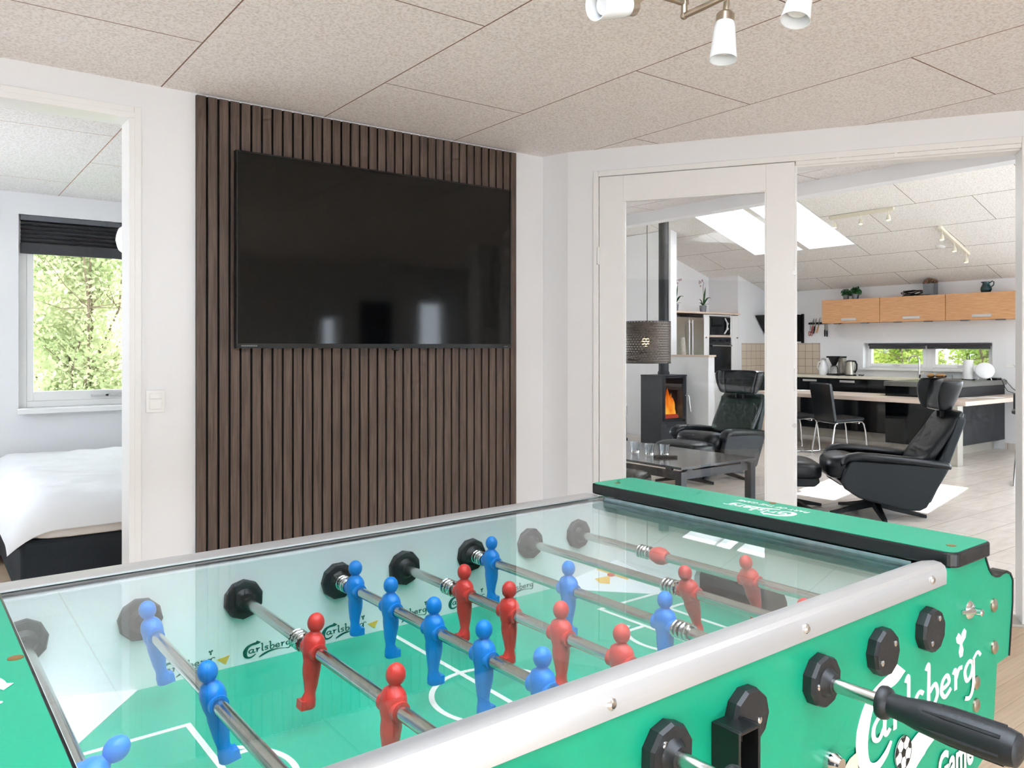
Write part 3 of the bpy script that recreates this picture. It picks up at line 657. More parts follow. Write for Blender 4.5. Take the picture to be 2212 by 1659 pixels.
# ---- lettering
def script(mb, O, U, V, N, w=.17, th=.0006, shade=1.0):
    """script word with a big swept initial; unit = x-height, starts with the second letter at x = 1"""
    def S(p, ww=w): mb.stroke(p, ww, O, U, V, N, th)
    S([(2.75, 2.75), (2.35, 2.4), (1.65, 2.3), (.95, 1.85), (.55, .9), (.5, -.1), (.75, -.85), (1.3, -1.12), (1.85, -.85), (2.2, -.4)], [.95, .7, .55, .6, .72, .62, .5, .42, .3, .12])
    def a(x): S([(x + .75, .8), (x + .45, 1.0), (x + .12, .7), (x + .12, .2), (x + .42, .02), (x + .72, .4)]); S([(x + .8, 1.02), (x + .74, .35), (x + .85, .03), (x + 1.08, .2)])
    def r(x): S([(x, .85), (x + .16, 1.0), (x + .18, 0)]); S([(x + .2, .55), (x + .42, .95), (x + .68, .95)])
    def l(x): S([(x - .05, 1.85), (x + .14, 2.0), (x + .14, .2), (x + .38, .02)])
    def s_(x): S([(x + .62, .85), (x + .35, 1.02), (x + .12, .75), (x + .5, .42), (x + .45, .08), (x + .05, .08)])
    def b_(x): S([(x - .05, 1.85), (x + .14, 2.0), (x + .14, .15), (x + .48, .0), (x + .75, .42), (x + .58, .95), (x + .2, .72)])
    def e(x): S([(x + .1, .45), (x + .62, .6), (x + .5, 1.0), (x + .18, .85), (x + .08, .35), (x + .35, .0), (x + .78, .25)])
    def g(x): S([(x + .72, .85), (x + .42, 1.02), (x + .1, .65), (x + .25, .1), (x + .6, .3), (x + .76, 1.0)]); S([(x + .76, 1.02), (x + .76, -.3), (x + .5, -.85), (x + .1, -.75)])
    a(1.05); r(2.25); l(3.15); s_(3.65); b_(4.5); e(5.45); r(6.4); g(7.2)
    S([(7.95, 1.0), (8.3, 1.25), (8.55, 1.0)], w * .8)
def leaf(mb, O, U, V, N, th=.0006, sc=1.0):
    mb.stroke([(7.3, -.75), (6.0, -.45), (4.6, -.5), (3.5, -1.0), (2.75, -1.6)], [.08, .15, .45, .5, .12], O, U, V, N, th)
def clover(mb, O, U, V, N, th=.0006):
    for cx, cy_, dx, dy in ((-.12, .1, -.42, .55), (.12, .12, .46, .62), (0, -.05, .02, -.75)):
        mb.stroke([(cx, cy_), (cx + dx * .5, cy_ + dy * .5), (cx + dx, cy_ + dy)], [.25, .62, .34], O, U, V, N, th)
    mb.stroke([(-.2, .1), (.2, .12)], .3, O, U, V, N, th, False)
# side panel print: letters 42 mm apart, x-height 28 mm
O = (1.000, -.0302, .784); U = (.0465, 0, 0.0012); V = (0, 0, .031); N = (0, -1, 0)
b = MB(); script(b, O, U, V, N, .2); b.stroke([(5.8, -1.25), (4.9, -1.35), (4.1, -1.5), (3.3, -2.0), (2.6, -2.8), (2.0, -3.2)], [.15, .8, 1.3, 1.3, .9, .3], O, U, V, N, .0005)
clover(b, (1.325, -.0302, .860), (.026, 0, 0), (0, 0, .026), N); lg = b.build('brand_script', M['ink'], near)
bc = (1.136, .747); b = MB(); b.prism(circ(bc, .0235, 0, 360, 36)[:-1], -.0314, -.0303, 'y'); ball = b.build('printed_football', M['ink'], near)
b = MB(); b.prism(circ(bc, .0072, 18, 378, 5)[:-1], -.0320, -.0313, 'y')
for k in range(5):
    a = math.radians(18 + 72 * k); b.prism([(bc[0] + math.cos(a + q) * rr, bc[1] + math.sin(a + q) * rr) for q, rr in ((-.32, .0232), (.32, .0232), (.22, .0170), (0, .0145), (-.22, .0170))], -.0320, -.0313, 'y')
    b.stroke([(math.cos(a) * .007, math.sin(a) * .007), (math.cos(a) * .0135, math.sin(a) * .0150)], .0009, (bc[0], -.0313, bc[1]), (1, 0, 0), (0, 0, 1), N, .0005, False)
b.stroke(circ((0, 0), .0235, 0, 360, 40), .0010, (bc[0], -.0313, bc[1]), (1, 0, 0), (0, 0, 1), N, .0005, False)
b.build('football_patches', M['black'], ball)
def text(body, name, mat, parent, O, U, V, N, size, bold=0, sx=1.0):
    cu = bpy.data.curves.new('lettering', 'FONT'); cu.body = body; cu.size = 1; cu.offset = bold; cu.extrude = 0; cu.resolution_u = 3
    o = bpy.data.objects.new('lettering', cu); col.objects.link(o); dg = bpy.context.evaluated_depsgraph_get(); me = bpy.data.meshes.new_from_object(o.evaluated_get(dg))
    bpy.data.objects.remove(o); mb = MB(); O = Vector(O); U = Vector(U).normalized(); V = Vector(V).normalized(); N = Vector(N)
    vsn = [O + U * v.co.x * size * sx + V * v.co.y * size + N * .0005 for v in me.vertices]; mb.add(vsn, [tuple(p.vertices) for p in me.polygons]); bpy.data.meshes.remove(me)
    return mb.build(name, mat, parent)
text('Game', 'game_lettering', M['ink'], near, (1.245, -.0302, .660), (1, 0, .0), (0, 0, 1), (0, -1, 0), .068, .03, .76)
# cap prints read from outside the table ends
for cb, cuu, du in ((capR, 1.345, 1), (capL, .04, -1)):
    b = MB(); zt = 1.0110; U = Vector((0, du, 0)); V = Vector((-du, 0, 0)); U3 = U * .0185; V3 = V * .014
    O = Vector((cuu - .002, .270, zt)) if du > 0 else Vector((.037, .343, zt)); script(b, O, U3, V3, (0, 0, 1), .19, .0004); leaf(b, O, U3, V3, (0, 0, 1), .0004); b.build('brand_script', M['ink'], cb)
    text('PART OF THE GAME', 'motto_lettering', M['ink'], cb, Vector((cuu + du * .045, .370 - du * .10, zt - .0003)), U, V, (0, 0, 1), .022, .012, .82)
# small prints along the foot of the far inner wall
O0 = VF - .0002
for u in (.315, .449, .589, .724, .858, .992):
    b = MB(); O = (u, O0, .8165); script(b, O, (.0105, 0, 0), (0, 0, .0062), (0, -1, 0), .2, .0004); leaf(b, O, (.0105, 0, 0), (0, 0, .0062), (0, -1, 0), .0004); clover(b, (u + .083, O0, .833), (.005, 0, 0), (0, 0, .005), (0, -1, 0), .0004)
    b.build('brand_script', M['greenink'], iw)
for u in (.418, .555, .692, .828, .962): MB().prism([(u - .011, .819), (u + .011, .822), (u + .004, .808)], O0 - .0004, O0, 'y').build('yellow_mark', M['yellow'], iw)
b = MB(); n_ = Vector((0, -.0, 1)); P0 = Vector((1.262, .655, 0))
def onw(x, y):
    a = Vector((UE1, VF, ZF + .03)); p = Vector((1.128, VF, ZF + .001)); q = Vector((UE1, .51, ZF + .001)); nn = (p - a).cross(q - a)
    return Vector((x, y, a.z - (nn.x * (x - a.x) + nn.y * (y - a.y)) / nn.z + .0006))
c = (1.268, .690); ds = math.radians(-48)
for k in range(3):
    a = ds + k * 2 * PI / 3; pts = [(c[0] + math.cos(a + q) * r, c[1] + math.sin(a + q) * r) for q, r in ((-.3, .010), (.3, .010), (.5, .042), (0, .046), (-.5, .042))]
    b.add([onw(*p) for p in pts], [(0, 1, 2, 3, 4)])
b.build('yellow_mark', M['yellow'], k2)
b = MB(); b.add([onw(*p) + Vector((0, 0, .0004)) for p in circ(c, .009, 0, 360, 16)[:-1]], [tuple(range(16))]); b.build('red_mark', M['redink'], k2)

# ---- the eight rods, each a thing of its own with its men
def man_mesh():
    mb = MB(); n = 18
    S = [(-.079, .0085, .0095, .001), (-.077, .0100, .0112, .001), (-.068, .0100, .0112, .001), (-.064, .0090, .0092, .0), (-.058, .0082, .0076, -.001), (-.046, .0104, .0096, -.001), (-.032, .0132, .0118, 0), (-.022, .0144, .0124, 0),
         (-.016, .0138, .0120, 0), (-.006, .0164, .0144, 0), (.006, .0186, .0154, 0), (.013, .0184, .0144, 0), (.0185, .0160, .0118, 0), (.022, .0100, .0088, 0), (.0245, .0062, .0066, 0), (.028, .0058, .0062, 0)]
    mb.loft([[(b_ * math.cos(2 * PI * i / n) + o, a_ * math.sin(2 * PI * i / n), z) for i in range(n)] for z, a_, b_, o in S])
    mb.ell((0, 0, .0365), (.0120, .0116, .0135), 18, 12)
    mb.box((.002, -.0085, -.079), (.0135, .0085, -.067))
    mb.cyl((0, -.020, 0), (0, .020, 0), .0118, n=16)
    return mb
proto = man_mesh().build('player_figure', M['blueman'], None, smooth=True, ang=60)
bmesh_ = proto.data; rmesh_ = bmesh_.copy(); rmesh_.materials[0] = M['redman']; bpy.data.objects.remove(proto)
def coil(mb, v0, v1, r=.0115, turns=4):
    P = []; n = turns * 14
    for i in range(n + 1):
        a = 2 * PI * i / 14; P.append((r * math.cos(a), v0 + (v1 - v0) * i / n, r * math.sin(a)))
    return mb.tube(P, .0026, 8)
def handle(mb, v0, sg):
    prof = [(.0125, 0), (.0185, .01), (.0195, .04), (.0180, .07), (.0135, .09), (.0145, .2), (.0178, .32), (.0188, .42), (.0195, .7), (.0195, .92), (.0175, .98), (.012, 1.0)]
    mb.rev((0, v0, 0), (0, v0 + sg * .15, 0), prof, 26)
    for k in range(6):
        a = PI * k / 3 + .3; x, z = .0187 * math.cos(a), .0187 * math.sin(a)
        mb.tube([(x * .95, v0 + sg * .055, z * .95), (x, v0 + sg * .08, z), (x * 1.02, v0 + sg * .135, z * 1.02)], [.001, .0024, .0024], 6)
    return mb
RODS = [
    ('blue', [.270], 50, [], 'foosball rod with the lone blue goalkeeper, tilted, beside the end board without the angle strip'),
    ('blue', [.655, .375], -12, [], 'foosball rod with two blue figures, next to the blue goalkeeper rod'),
    ('red', [.452, .230], -6, [.496], 'foosball rod with two red figures, between the two-figure and five-figure blue rods'),
    ('blue', [.665, .541, .412, .286, .163], 0, [.702], 'foosball rod with five blue figures in a row across midfield'),
    ('red', [.530, .405, .282, .160, .050], 0, [.573], 'foosball rod with a row of red figures across midfield'),
    ('blue', [.662, .438, .220], 0, [.699, .186], 'foosball rod with three blue figures and a large black handle over the side panel lettering'),
    ('red', [.300, .075], 18, [.341], 'foosball rod with leaning red figures, next to the red goalkeeper rod'),
    ('red', [.277], 20, [.531], 'foosball rod with the lone red goalkeeper and a red barrel bumper')]
cR, sR = math.cos(TR), math.sin(TR); RSK = 0.0
for i, (clr, men, tilt, springs, lab) in enumerate(RODS):
    u = RU[i]; r = thing('foosball_rod', lab, 'foosball rod', (TB[0] + cR * u, TB[1] + sR * u, ZR), TR + RSK, 'rods of the football table'); 
    blue = clr == 'blue'
    v0, v1 = (-.116, VF - .004) if blue else (.004, .815)
    MB().cyl((0, v0, 0), (0, v1, 0), .0085, n=20).build('rod_bar', M['steelrod'], r, smooth=True)
    for vv in men:
        o = bpy.data.objects.new('player_figure', bmesh_ if blue else rmesh_); col.objects.link(o); o.parent = r; o.location = (0, vv, 0); o.rotation_euler = (0, math.radians(tilt), 0 if blue else PI)
    for vv in springs: coil(MB(), vv - .016, vv + .016).build('spring', M['chrome'], r, smooth=True)
    if i == 7: MB().rev((0, .470, 0), (0, .508, 0), [(.011, 0), (.0165, .3), (.0175, .6), (.013, 1)], 20).build('bumper', M['redman'], r, smooth=True)
    handle(MB(), -.112 if blue else .805, -1 if blue else 1).build('handle', M['blacksatin'], r, smooth=True, ang=40)
# ------------------------------------------------------------------ bedroom
bx0, bx1, by0, by1 = .41, 2.2, 4.55, 6.70
t = thing('bed', 'double bed with charcoal fabric base and cream mattress in the bedroom', 'bed', (0, 0, 0))
MB().box((bx0, by0, .06), (bx1, by1, .375)).build('bed_base', M['bedbase'], t, bevel=.02, seg=3)
for x in (bx0 + .1, bx1 - .1):
    for y in (by0 + .1, by1 - .1): MB().cyl((x, y, 0), (x, y, .065), .03).build('leg', M['black'], t)
puffy(MB(), (bx0 - .01, by0 - .02, .37), (bx1, by1, .455), 16, .16, .004, 2).build('mattress', M['mattress'], t, smooth=True, ang=80)
b = MB(); nx, ny = 48, 56; ring = []
gx0, gx1, gy0, gy1 = bx0 - .06, bx1 + .03, by0 - .05, by1 - .06
def duv(i, j, top):
    u, vv = i / nx, j / ny; x = gx0 + (gx1 - gx0) * u; y = gy0 + (gy1 - gy0) * vv
    ed = min(u * 1.87, (1 - u) * 1.87, vv * 2.1, (1 - vv) * 2.1)
    k = min(1, ed / .17); k = math.sqrt(max(0, 1 - (1 - k) ** 2))
    p = Vector((x, y, 0)); w = noise.noise(p * Vector((2.2, 5, 1)).length * .55) * .5 + noise.noise(Vector((x * 3.1, y * 8.5, 3))) * .6 + noise.noise(Vector((x * 8, y * 17, 7))) * .38
    droop = -.10 * max(0, 1 - (u * 1.87) / .22) ** 2 - .035 * max(0, 1 - (vv * 2.1) / .12) ** 2
    if top: return (x, y, .468 + droop + .115 * k + .030 * w * k)
    return (x, y, .462 + droop - .012 * k * (1 if ed < .1 else 0))
for top in (True, False):
    base = len(b.v); b.v += [duv(i, j, top) for j in range(ny + 1) for i in range(nx + 1)]
    for j in range(ny):
        for i in range(nx):
            q = (base + j * (nx + 1) + i, base + j * (nx + 1) + i + 1, base + (j + 1) * (nx + 1) + i + 1, base + (j + 1) * (nx + 1) + i); b.f.append(q if top else q[::-1])
off = (nx + 1) * (ny + 1)
edge = [i for i in range(nx + 1)] + [(j * (nx + 1) + nx) for j in range(1, ny + 1)] + [(ny * (nx + 1) + i) for i in range(nx - 1, -1, -1)] + [(j * (nx + 1)) for j in range(ny - 1, 0, -1)]
for a, c in zip(edge, edge[1:] + edge[:1]): b.f.append((a, a + off, c + off, c))
tag(b.build('duvet', M['linen'], smooth=True, ang=80), 'crumpled white duvet spread over the bed', 'duvet')
t = thing('nightstand', 'low white bedside cabinet mostly hidden behind the bed corner', 'nightstand', (0, 0, 0))
MB().box((-.10, 5.76, 0), (.34, 6.2, .42)).build('cabinet_body', M['trimw'], t, bevel=.005)
MB().box((-.085, 5.745, .22), (.325, 5.759, .40)).build('drawer', M['trimw'], t, bevel=.003)
MB().cyl((.12, 5.744, .31), (.12, 5.725, .31), .012).build('knob', M['alu'], t, smooth=True)
t = thing('pleated_blind', 'charcoal pleated blind half raised in the bedroom window', 'window blind', (0, 0, 0))
MB().box((.612, Y2 + .008, 2.262), (1.788, Y2 + .046, 2.30)).build('head_rail', M['blindtop'], t, bevel=.003)
b = MB(); P = []
n = 11
for i in range(n + 1):
    z = 2.262 - i * .015; P.append((Y2 + (.012 if i % 2 else .042), z))
b.loft([[(x, y, z) for y, z in P] + [(x, y + .003, z) for y, z in P[::-1]] for x in (.615, 1.785)]); b.build('pleats', M['pleat'], t)
MB().box((.613, Y2 + .012, 2.018), (1.787, Y2 + .042, 2.098)).build('bottom_stack', M['pleat'], t, bevel=.004)
t = thing('scalloped_pendant', 'white scalloped pendant lamp in front of the bedroom window', 'pendant lamp', (1.125, 5.2, 0))
b = MB(); n = 64; rings = []
for j in range(25):
    a = PI * j / 24; z = 1.975 - .125 * math.cos(a); rr = .165 * max(math.sin(a), .02) ** .7
    rings.append([(rr * (1 + .05 * abs(math.cos(6 * 2 * PI * i / n / 2))) * math.cos(2 * PI * i / n), rr * (1 + .05 * abs(math.cos(3 * 2 * PI * i / n))) * math.sin(2 * PI * i / n), z + .012 * abs(math.sin(3 * a)) * (1 if j < 12 else -1)) for i in range(n)])
b.loft(rings); b.build('lamp_shade', M['opal'], t, smooth=True, ang=70)
MB().cyl((0, 0, 2.095), (0, 0, 2.459), .004, n=8).build('lamp_cord', M['trimw'], t)
MB().rev((0, 0, 2.43), (0, 0, 2.4595), [(.02, 0), (.05, 1)], 20).build('ceiling_rose', M['trimw'], t, smooth=True)

# ------------------------------------------------------------------ living room: recliners, footstools, coffee table
def recliner(label, loc, rot):
    t = thing('recliner', label, 'armchair', loc, rot, 'black leather recliners')
    def x(m, n, mat, **k): return m.build(n, mat, t, **k)
    b = MB()
    for k in range(5):
        a = 2 * PI * k / 5 + .25; d = Vector((math.cos(a), math.sin(a), 0)); s = Vector((-d.y, d.x, 0))
        R_ = []
        for r, z, w, h in ((.03, .085, .030, .03), (.14, .055, .024, .022), (.30, .022, .018, .014), (.37, .012, .014, .011)):
            c = d * r + Vector((0, 0, z)); R_.append([c + s * w - Vector((0, 0, h)), c + s * w * .8 + Vector((0, 0, h)), c - s * w * .8 + Vector((0, 0, h)), c - s * w - Vector((0, 0, h))])
        b.loft(R_)
    x(b, 'star_base', M['blackmetal'], smooth=True, ang=30)
    x(MB().rev((0, 0, .05), (0, 0, .20), [(.045, 0), (.035, .4), (.032, 1)], 20), 'column', M['blackmetal'], smooth=True)
    # side shells: profile in (forward, z)
    S = [(.335, .30), (.30, .235), (.20, .17), (.03, .125), (-.12, .088), (-.235, .085), (-.285, .112), (-.44, .40), (-.45, .425), (.24, .462), (.28, .44)]
    for sg in (1, -1):
        y0, y1 = (.265, .325) if sg > 0 else (-.325, -.265)
        x(MB().prism(S, y0, y1, 'y'), 'side_shell', M['shell'], bevel=.016, seg=3, smooth=True, ang=50)
        b = MB(); P = [(-.455, .425, .034, .024), (-.43, .434, .05, .030), (-.2, .459, .056, .034), (.05, .480, .058, .036), (.20, .488, .058, .036), (.275, .476, .054, .033), (.315, .445, .046, .028), (.325, .425, .03, .018)]
        b.loft([[(f, sg * .297 + w * math.cos(2 * PI * i / 16), z + h * math.sin(2 * PI * i / 16)) for i in range(16)] for f, z, w, h in P])
        x(b, 'armrest', M['leather'], smooth=True, ang=70)
    b = MB(); puffy(b, (-.30, -.262, .26), (.40, .262, .455), 10, .42); 
    b.v = [(a, c, z - .06 * max(0, min(1, (.25 - a) / .6)) + .03 * math.cos(min(1, abs(a - .25) / .2) * PI / 2)) for a, c, z in b.v]
    x(b, 'seat_cushion', M['leather'], smooth=True, ang=80)
    x(MB().prism([(.33, .295), (.28, .235), (.05, .135), (-.22, .10), (-.27, .13), (-.33, .27), (.2, .31)], -.264, .264, 'y'), 'seat_shell', M['shell'], bevel=.012, smooth=True, ang=50)
    # back rest: leather front cushion over an upholstered rear shell
    Bk = [(-.28, .13), (-.335, .14), (-.46, .42), (-.585, .77), (-.575, .795), (-.53, .80), (-.41, .50), (-.30, .32)]
    x(MB().prism(Bk, -.265, .265, 'y'), 'back_shell', M['shell'], bevel=.018, seg=3, smooth=True, ang=50)
    b = MB(); rings = []
    for f, z, th, hw in ((-.22, .40, .075, .20), (-.235, .43, .10, .245), (-.29, .52, .10, .252), (-.38, .64, .095, .256), (-.462, .77, .09, .256), (-.492, .822, .06, .24), (-.502, .838, .02, .2)):
        ring = []
        for i in range(20):
            a = 2 * PI * i / 20; ca, sa = math.cos(a), math.sin(a); e = .55
            yy = hw * math.copysign(abs(ca) ** e, ca); dd = th * .5 * math.copysign(abs(sa) ** e, sa)
            ring.append((f - .072 + dd * .9, yy, z + dd * .42))
        rings.append(ring)
    b.loft(rings); x(b, 'back_cushion', M['leather'], smooth=True, ang=70)
    b = MB()
    b.box((-.5, -.055, .78), (-.475, -.03, .86)); b.box((-.5, .03, .78), (-.475, .055, .86)); x(b, 'headrest_bracket', M['blackmetal'])
    # wrap-round headrest, wings deeper at the top
    b = MB(); rings = []
    for z, cf, wl, hw, g in ((.832, -.475, .05, .195, .6), (.85, -.485, .065, .215, .9), (.90, -.50, .095, .235, 1), (.965, -.52, .125, .255, 1), (1.03, -.54, .135, .27, 1), (1.065, -.55, .13, .268, .95), (1.084, -.555, .11, .25, .7)):
        t_ = .05 * g
        prof = [(wl, hw), (wl * .5, hw + .006), (.0, hw - .004), (-.055 * g, hw * .72), (-.075 * g, 0), (-.055 * g, -hw * .72), (0, -hw + .004), (wl * .5, -hw - .006), (wl, -hw), (wl + .012 * g, -hw + t_ * .5), (wl - .004, -hw + t_ * 1.05), (wl * .45, -hw + t_ * 1.5), (.075 * g, -hw * .66), (.072 * g, 0), (.075 * g, hw * .66), (wl * .45, hw - t_ * 1.5), (wl - .004, hw - t_ * 1.05), (wl + .012 * g, hw - t_ * .5)]
        rings.append([(cf + a, c, z) for a, c in prof])
    b.loft(rings); x(b, 'headrest', M['leather'], subsurf=2)
    return t
rc = recliner('black leather recliner in side profile in front of the dining table', (6.16, 3.364, 0), math.radians(134))
dup(rc, (6.62, 5.33, 0), math.radians(186), 'black leather recliner beside the wood stove, seen through the glass door')
def footstool(label, loc, rot):
    t = thing('footstool', label, 'footstool', loc, rot, 'black leather footstools')
    b = MB(); puffy(b, (-.20, -.27, .25), (.20, .27, .40), 10, .5); b.v = [(a, c, z + .03 * (abs(c) / .27) ** 2 * 0 + .02 * math.cos(a * 7)) for a, c, z in b.v]; b.build('cushion', M['leather'], t, smooth=True, ang=80)
    MB().prism([(-.17, .25), (-.13, .215), (.13, .215), (.17, .25), (.16, .29), (-.16, .29)], -.22, .22, 'y').build('cushion_shell', M['shell'], t, bevel=.01)
    MB().rev((0, 0, .04), (0, 0, .225), [(.04, 0), (.03, .4), (.03, 1)], 16).build('column', M['blackmetal'], t, smooth=True)
    b = MB()
    for k in range(4):
        a = PI / 2 * k + .5; d = Vector((math.cos(a), math.sin(a), 0)); s = Vector((-d.y, d.x, 0))
        b.loft([[d * r + s * w + Vector((0, 0, z - h)), d * r + s * w + Vector((0, 0, z + h)), d * r - s * w + Vector((0, 0, z + h)), d * r - s * w + Vector((0, 0, z - h))] for r, z, w, h in ((.02, .06, .022, .022), (.28, .012, .014, .011))])
    b.build('star_base', M['blackmetal'], t)
    return t
fs = footstool('black leather footstool between the door stile and the profile recliner', (5.80, 3.87, 0), math.radians(134))
dup(fs, (6.02, 5.22, 0), math.radians(186), 'black leather footstool behind the coffee table, in front of the stove recliner')
dup(fs, (4.19, 4.33, 0), math.radians(20), 'black leather footstool under the near edge of the coffee table, half hidden')
# coffee table
cx0, cx1, cyy0, cyy1, ch = 4.47, 5.36, 3.905, 5.45, .45
t = thing('coffee_table', 'dark grey low coffee table with glass top on square legs', 'coffee table', (0, 0, 0))
MB().box((cx0, cyy0, ch - .018), (cx1, cyy1, ch)).build('tabletop', M['ctable'], t, bevel=.002)
b = MB(); i_ = .03
b.box((cx0 + i_, cyy0 + i_, .352), (cx1 - i_, cyy0 + i_ + .03, .412)); b.box((cx0 + i_, cyy1 - i_ - .03, .352), (cx1 - i_, cyy1 - i_, .412)); b.box((cx0 + i_, cyy0 + i_, .352), (cx0 + i_ + .03, cyy1 - i_, .412)); b.box((cx1 - i_ - .03, cyy0 + i_, .352), (cx1 - i_, cyy1 - i_, .412))
b.build('apron', M['ctframe'], t)
for xx in (cx0 + .005, cx1 - .065):
    for yy in (cyy0 + .005, cyy1 - .065): MB().box((xx, yy, 0), (xx + .06, yy + .06, .414)).build('leg', M['ctframe'], t, bevel=.003)
b = MB()
for xx in (cx0 + .10, cx1 - .16):
    for yy in (cyy0 + .03, cyy1 - .05): b.box((xx, yy, .412), (xx + .06, yy + .02, ch - .018))
for yy in (cyy0 + .12, (cyy0 + cyy1) / 2, cyy1 - .18):
    for xx in (cx0 + .03, cx1 - .05): b.box((xx, yy, .412), (xx + .02, yy + .06, ch - .018))
b.build('spacer', M['ctframe'], t)
def tumbler(loc, label):
    b = MB(); n = 6; P = []
    outer = [(.030, 0), (.033, .01), (.036, .05), (.041, .09)]; inner = [(.0385, .09), (.033, .05), (.029, .018), (.001, .016)]
    b.rev((0, 0, .0005), (0, 0, 1), [(.001, 0)] + outer + inner, 28, caps=False)
    o = b.build('drinking_glass', M['tumbler'], None, smooth=True, ang=40, loc=loc); tag(o, label, 'glass', 'tumblers on the coffee table'); return o
tumbler((4.81, 4.70, ch), 'clear tumbler on the coffee table, furthest from the remote control'); tumbler((4.80, 4.53, ch), 'clear tumbler on the coffee table, between the other two'); tumbler((4.87, 4.43, ch), 'clear tumbler behind the black remote control on the coffee table')
t = thing('remote_control', 'black remote control lying on the coffee table', 'remote control', (4.775, 4.335, ch), math.radians(-40))
MB().box((-.095, -.024, .0005), (.095, .024, .02)).build('remote_body', M['blacksatin'], t, bevel=.008, seg=3)
for i in range(5):
    for j in (-1, 0, 1): MB().box((-.06 + i * .022 - .005, j * .012 - .004, .0195), (-.06 + i * .022 + .005, j * .012 + .004, .0218)).build('button', M['black'], t)

# ------------------------------------------------------------------ wood stove, tools, pendant, vase
sx0, sx1, sy0, sy1 = 8.09, 8.60, 7.42, 7.80
t = thing('wood_stove', 'dark grey wood stove with a burning fire behind glass and tall black flue', 'wood stove', (0, 0, 0))
b = MB(); b.box((sx0, sy0, .0), (sx0 + .025, sy1, .93)); b.box((sx1 - .025, sy0, .0), (sx1, sy1, .93)); b.box((sx0 + .025, sy1 - .025, .0), (sx1 - .025, sy1, .93))
b.box((sx0 + .025, sy0 + .004, .0), (sx1 - .025, sy0 + .03, .30)); b.box((sx0 + .025, sy0, .0), (sx1 - .025, sy1, .02)); b.box((sx0 + .025, sy0 + .03, .30), (sx1 - .025, sy1 - .025, .325)); b.build('stove_body', M['stove'], t)
MB().box((sx0 - .006, sy0 - .008, .93), (sx1 + .006, sy1 + .002, .948)).build('top_plate', M['pipe'], t, bevel=.004)
b = MB(); b.box((sx0 + .025, sy0 - .008, .325), (sx0 + .075, sy0 + .02, .926)); b.box((sx1 - .075, sy0 - .008, .325), (sx1 - .025, sy0 + .02, .926)); b.box((sx0 + .075, sy0 - .008, .325), (sx1 - .075, sy0 + .02, .355)); b.box((sx0 + .075, sy0 - .008, .905), (sx1 - .075, sy0 + .02, .926)); dr = b.build('door', M['pipe'], t, bevel=.002)
MB().box((sx0 + .07, sy0 - .002, .35), (sx1 - .07, sy0 + .003, .91)).build('door_glass', M['glass'], dr)
b = MB(); b.tube([(sx1 - .035, sy0 - .010, .66), (sx1 - .02, sy0 - .05, .665), (sx1 - .012, sy0 - .056, .645), (sx1 + .02, sy0 - .06, .43)], .009); b.build('handle', M['chrome'], dr, smooth=True)
MB().box((sx0 + .026, sy0 + .06, .326), (sx1 - .026, sy1 - .06, .335)).build('grate', M['black'], t)
fm, fnt, fb, FN, FL = new_mat('flame')
tc = FN.new('ShaderNodeTexCoord'); sp = FN.new('ShaderNodeSeparateXYZ'); FL.new(tc.outputs['Object'], sp.inputs[0])
nz = FN.new('ShaderNodeTexNoise'); nz.inputs['Scale'].default_value = 14; mpn = FN.new('ShaderNodeMapping'); mpn.inputs['Scale'].default_value = (1, 1, .35); FL.new(tc.outputs['Object'], mpn.inputs[0]); FL.new(mpn.outputs[0], nz.inputs['Vector'])
mr = FN.new('ShaderNodeMapRange'); mr.inputs[1].default_value = .36; mr.inputs[2].default_value = .82; FL.new(sp.outputs['Z'], mr.inputs[0])
ad = FN.new('ShaderNodeMath'); ad.operation = 'ADD'; FL.new(mr.outputs[0], ad.inputs[0]); sb_ = FN.new('ShaderNodeMath'); sb_.operation = 'MULTIPLY_ADD'; sb_.inputs[1].default_value = 1.1; sb_.inputs[2].default_value = -.55; FL.new(nz.outputs['Fac'], sb_.inputs[0]); FL.new(sb_.outputs[0], ad.inputs[1])
rp = FN.new('ShaderNodeValToRGB'); rp.color_ramp.elements[0].color = (1, .55, .06, 1); rp.color_ramp.elements[1].color = (.35, .03, .003, 1); rp.color_ramp.elements[1].position = .85
e_ = rp.color_ramp.elements.new(.4); e_.color = (1, .25, .015, 1); FL.new(ad.outputs[0], rp.inputs[0])
FL.new(rp.outputs[0], fb.inputs['Emission Color']); fb.inputs['Emission Strength'].default_value = .75; fb.inputs['Base Color'].default_value = (0, 0, 0, 1); fb.inputs['Specular IOR Level'].default_value = 0
fire = thing('fire', 'orange and yellow flames rising inside the wood stove', 'fire', (0, 0, 0))
rnd = random.Random(4)
for i in range(13):
    fxx = sx0 + .115 + .29 * i / 12; fy = sy0 + .10 + rnd.random() * .06; hh = .17 + .25 * (1 - abs(i - 6) / 9) * (.7 + .5 * rnd.random()); w = .034 + .016 * rnd.random(); b = MB(); R_ = []
    for j in range(9):
        q = j / 8; ww = w * (math.sin(PI * min(1, .18 + q * .82)) ** .8) * (1 - .3 * q) + .0008; ox = .018 * math.sin(q * 5 + i * 1.7); R_.append([(fxx + ox + ww * math.cos(2 * PI * k / 10), fy + ww * .6 * math.sin(2 * PI * k / 10), .36 + hh * q) for k in range(10)])
    b.loft(R_).build('flame', fm, fire, smooth=True, ang=70)
ember = simple('glowing_log', '#5a1d10', .9, var=.5, vscale=30); en = ember.node_tree.nodes['Principled BSDF']; en.inputs['Emission Color'].default_value = (.8, .07, .02, 1); en.inputs['Emission Strength'].default_value = .30
